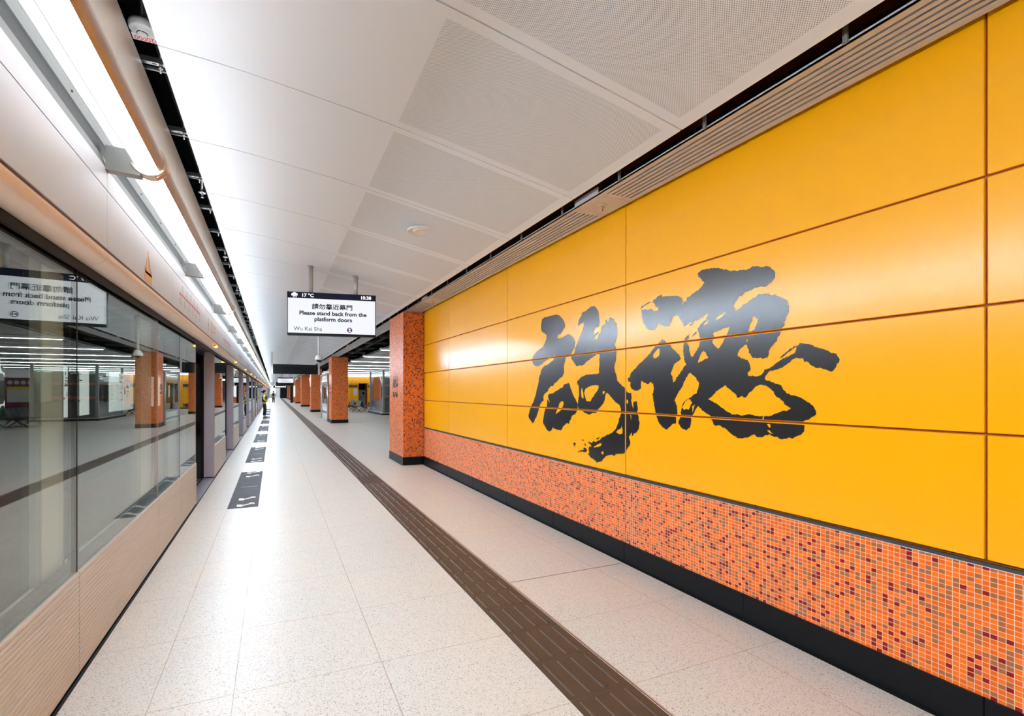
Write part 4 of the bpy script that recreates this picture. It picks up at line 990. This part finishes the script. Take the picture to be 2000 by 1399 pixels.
# hanging purple sign on the far side
t = thing('hanging_sign', (11.2, 52, 2.3), 'white and purple hanging sign seen through the glass lift', 'hanging sign')
m = MB(); m.bbox(10.7, 12.3, 52, 52.1, 2.3, 2.75, 0.006, M['lightbox']); m.box(11.4, 12.2, 51.99, 52.0, 2.34, 2.71, M['purple']); m.build('sign_box', t)
m = MB(); m.tube((11.0, 52.05, 2.75), (11.0, 52.05, 3.22), 0.03, M['steel'], 8); m.tube((12.0, 52.05, 2.75), (12.0, 52.05, 3.22), 0.03, M['steel'], 8); m.build('hanger', t)

# ================================================================== PEOPLE
def skinned(name, verts, edges, mats, parent, root=0, sub=2):
    me = bpy.data.meshes.new(name); me.from_pydata([v[:3] for v in verts], edges, [])
    o = bpy.data.objects.new(name, me); COL.objects.link(o)
    md = o.modifiers.new('skin', 'SKIN'); md.use_smooth_shade = True
    for i, v in enumerate(verts):
        r = v[3]; sv = me.skin_vertices[0].data[i]; sv.radius = r if isinstance(r, tuple) else (r, r); sv.use_root = (i == root)
    sd = o.modifiers.new('sub', 'SUBSURF'); sd.levels = sub; sd.render_levels = sub
    dg = bpy.context.evaluated_depsgraph_get()
    m2 = bpy.data.meshes.new_from_object(o.evaluated_get(dg))
    bpy.data.objects.remove(o); bpy.data.meshes.remove(me)
    m2.materials.clear()
    for q in mats: m2.materials.append(q)
    for f in m2.polygons: f.use_smooth = True
    o = bpy.data.objects.new(name, m2); COL.objects.link(o)
    return o
def place(o, root, mt):
    o.data.transform(mt); o.parent = root; o.matrix_parent_inverse = root.matrix_basis.inverted()
def person(x, y, heading, label, walking=False, height=1.66, backpack=False):
    """local frame: +X ahead of the person, +Y to the person's left."""
    t = thing('person', (x, y, 0), label, 'person', 'staff on the platform')
    mt = Matrix.Translation((x, y, 0)) @ Matrix.Rotation(heading, 4, 'Z') @ Matrix.Scale(height / 1.66, 4)
    st = 0.14 if walking else 0.03
    V, E = [], []
    def v(*p): V.append(p); return len(V) - 1
    def e(*c):
        for a, b_ in zip(c, c[1:]): E.append((a, b_))
    pel = v(0, 0, 0.86, (0.125, 0.15)); ab = v(0.0, 0, 1.02, (0.105, 0.125)); ch = v(0.0, 0, 1.22, (0.115, 0.145)); nk = v(-0.01, 0, 1.38, 0.055); nk2 = v(0.0, 0, 1.44, 0.048); hd_ = v(0.02, 0, 1.52, (0.078, 0.07)); tp_ = v(0.015, 0, 1.60, (0.075, 0.068))
    e(pel, ab, ch, nk, nk2, hd_, tp_)
    ns = v(0.098, 0, 1.515, 0.016); e(hd_, ns)
    for s_ in (1, -1):
        f_ = st * s_
        hp = v(0.0, 0.085 * s_, 0.80, 0.085); kn = v(0.03 + f_ * 0.6, 0.09 * s_, 0.46, 0.058); an = v(f_ - 0.02, 0.09 * s_, 0.09, 0.040); ft = v(f_ + 0.11, 0.095 * s_, 0.035, 0.034)
        e(pel, hp, kn, an, ft)
        sh = v(-0.01, 0.17 * s_, 1.33, 0.058)
        if walking:
            el = v(-0.03 - f_ * 0.4, 0.24 * s_, 1.07, 0.042); wr = v(0.05 - f_ * 0.8, 0.25 * s_, 0.86, 0.030); hn = v(0.07 - f_ * 0.9, 0.25 * s_, 0.79, (0.020, 0.034))
            fd = [(0.10 - f_ * 0.9, 0.25 * s_ + 0.018 * q - 0.027, 0.72 - 0.004 * abs(q - 1.5)) for q in range(4)]
            th = (0.115 - f_ * 0.9, 0.225 * s_, 0.775)
        else:
            el = v(-0.02, 0.23 * s_, 1.06, 0.044); wr = v(0.20, 0.10 * s_, 0.97, 0.030); hn = v(0.255, 0.035 * s_, 0.965, (0.020, 0.034))
            fd = [(0.285 + 0.006 * (q % 2), -0.025 * s_, 0.995 - 0.02 * q) for q in range(4)]
            th = (0.265, -0.01 * s_, 1.01)
        e(ch, sh, el, wr, hn)
        for q, p in enumerate(fd): e(hn, v(*p, 0.009))
        e(hn, v(*th, 0.0095))
    body = skinned('body', V, E, [M['skin']], t, 0, 2); place(body, t, mt)
    # face: eyes, mouth, ears as small parts of the head
    m = MB()
    for s_ in (1, -1): m.ball((0.091, 0.028 * s_, 1.538), 0.010, M['black'], 8)
    m.box(0.088, 0.094, -0.022, 0.022, 1.468, 1.475, M['redprint']); f_ = m.build('face_feature', None); place(f_, t, mt)
    # jacket with sleeves, yellow along the arms and shoulders
    V, E = [], []
    a0 = v(0, 0, 0.86, (0.152, 0.182)); a1 = v(0.0, 0, 1.02, (0.140, 0.165)); a2 = v(0.0, 0, 1.22, (0.145, 0.172)); a3 = v(-0.008, 0, 1.365, (0.085, 0.095)); e(a0, a1, a2, a3)
    jk = skinned('jacket', V, E, [M['jblack']], t, 0, 2); place(jk, t, mt)
    m = MB(); m.lathe((-0.006, 0, 1.36), [(0.075, 0.0), (0.085, 0.03), (0.072, 0.055), (0.060, 0.05)], M['jgrey'], 18); c_ = m.build('collar', None); place(c_, t, mt)
    for s_ in (1, -1):
        f_ = st * s_
        V, E = [], []
        b0 = v(-0.005, 0.11 * s_, 1.335, 0.072); b1 = v(-0.01, 0.185 * s_, 1.315, 0.074)
        if walking: b2 = v(-0.03 - f_ * 0.4, 0.245 * s_, 1.07, 0.060); b3 = v(0.045 - f_ * 0.8, 0.25 * s_, 0.87, 0.046)
        else: b2 = v(-0.02, 0.235 * s_, 1.06, 0.064); b3 = v(0.19, 0.105 * s_, 0.972, 0.046)
        e(b0, b1, b2, b3)
        sl = skinned('sleeve', V, E, [M['hivis']], t, 0, 2); place(sl, t, mt)
        V, E = [], []
        if walking: e(v(-0.02 - f_ * 0.4, 0.268 * s_, 1.20, 0.042), v(-0.03 - f_ * 0.4, 0.275 * s_, 1.07, 0.044), v(0.02 - f_ * 0.7, 0.272 * s_, 0.93, 0.036))
        else: e(v(0.035, 0.215 * s_, 1.25, 0.046), v(0.045, 0.240 * s_, 1.11, 0.046), v(0.13, 0.165 * s_, 1.03, 0.036))
        cf = skinned('sleeve_panel', V, E, [M['jgrey']], t, 0, 2); place(cf, t, mt)
        V, E = [], []
        c0 = v(0.0, 0.075 * s_, 0.84, 0.108); c1 = v(0.005 + f_ * 0.2, 0.085 * s_, 0.70, 0.095); c2 = v(0.03 + f_ * 0.6, 0.09 * s_, 0.46, 0.076); c3 = v(f_ - 0.015, 0.09 * s_, 0.10, 0.062); e(c0, c1, c2, c3)
        tr = skinned('trouser_leg', V, E, [M['jblack']], t, 0, 2); place(tr, t, mt)
        V, E = [], []
        d0 = v(f_ - 0.05, 0.09 * s_, 0.040, 0.042); d1 = v(f_ + 0.04, 0.093 * s_, 0.042, 0.044); d2 = v(f_ + 0.13, 0.096 * s_, 0.034, 0.036); e(d0, d1, d2)
        so = skinned('shoe', V, E, [M['shoe'] if not walking else M['black']], t, 0, 2); place(so, t, mt)
    m = MB(); m.ball((-0.012, 0, 1.572), 0.098, M['hair'], 18, (0.98, 0.90, 0.92)); m.ball((-0.045, 0, 1.52), 0.078, M['hair'], 14, (0.8, 1.0, 1.1))
    if not walking: m.ball((-0.125, 0, 1.535), 0.062, M['hair'], 14)
    h_ = m.build('hair', None); place(h_, t, mt)
    if backpack:
        m = MB(); m.bbox(-0.25, -0.13, -0.13, 0.13, 0.98, 1.34, 0.03, M['jblack']); p_ = m.build('vest_back', None); place(p_, t, mt)
    return t
person(-0.50, 35.2, 0.0, 'person in black and yellow work jacket standing side-on with clasped hands, hair in a bun', False, 1.70)
person(0.0, 76.0, math.pi / 2, 'person in yellow work jacket walking away far down the platform', True, 1.66, True)
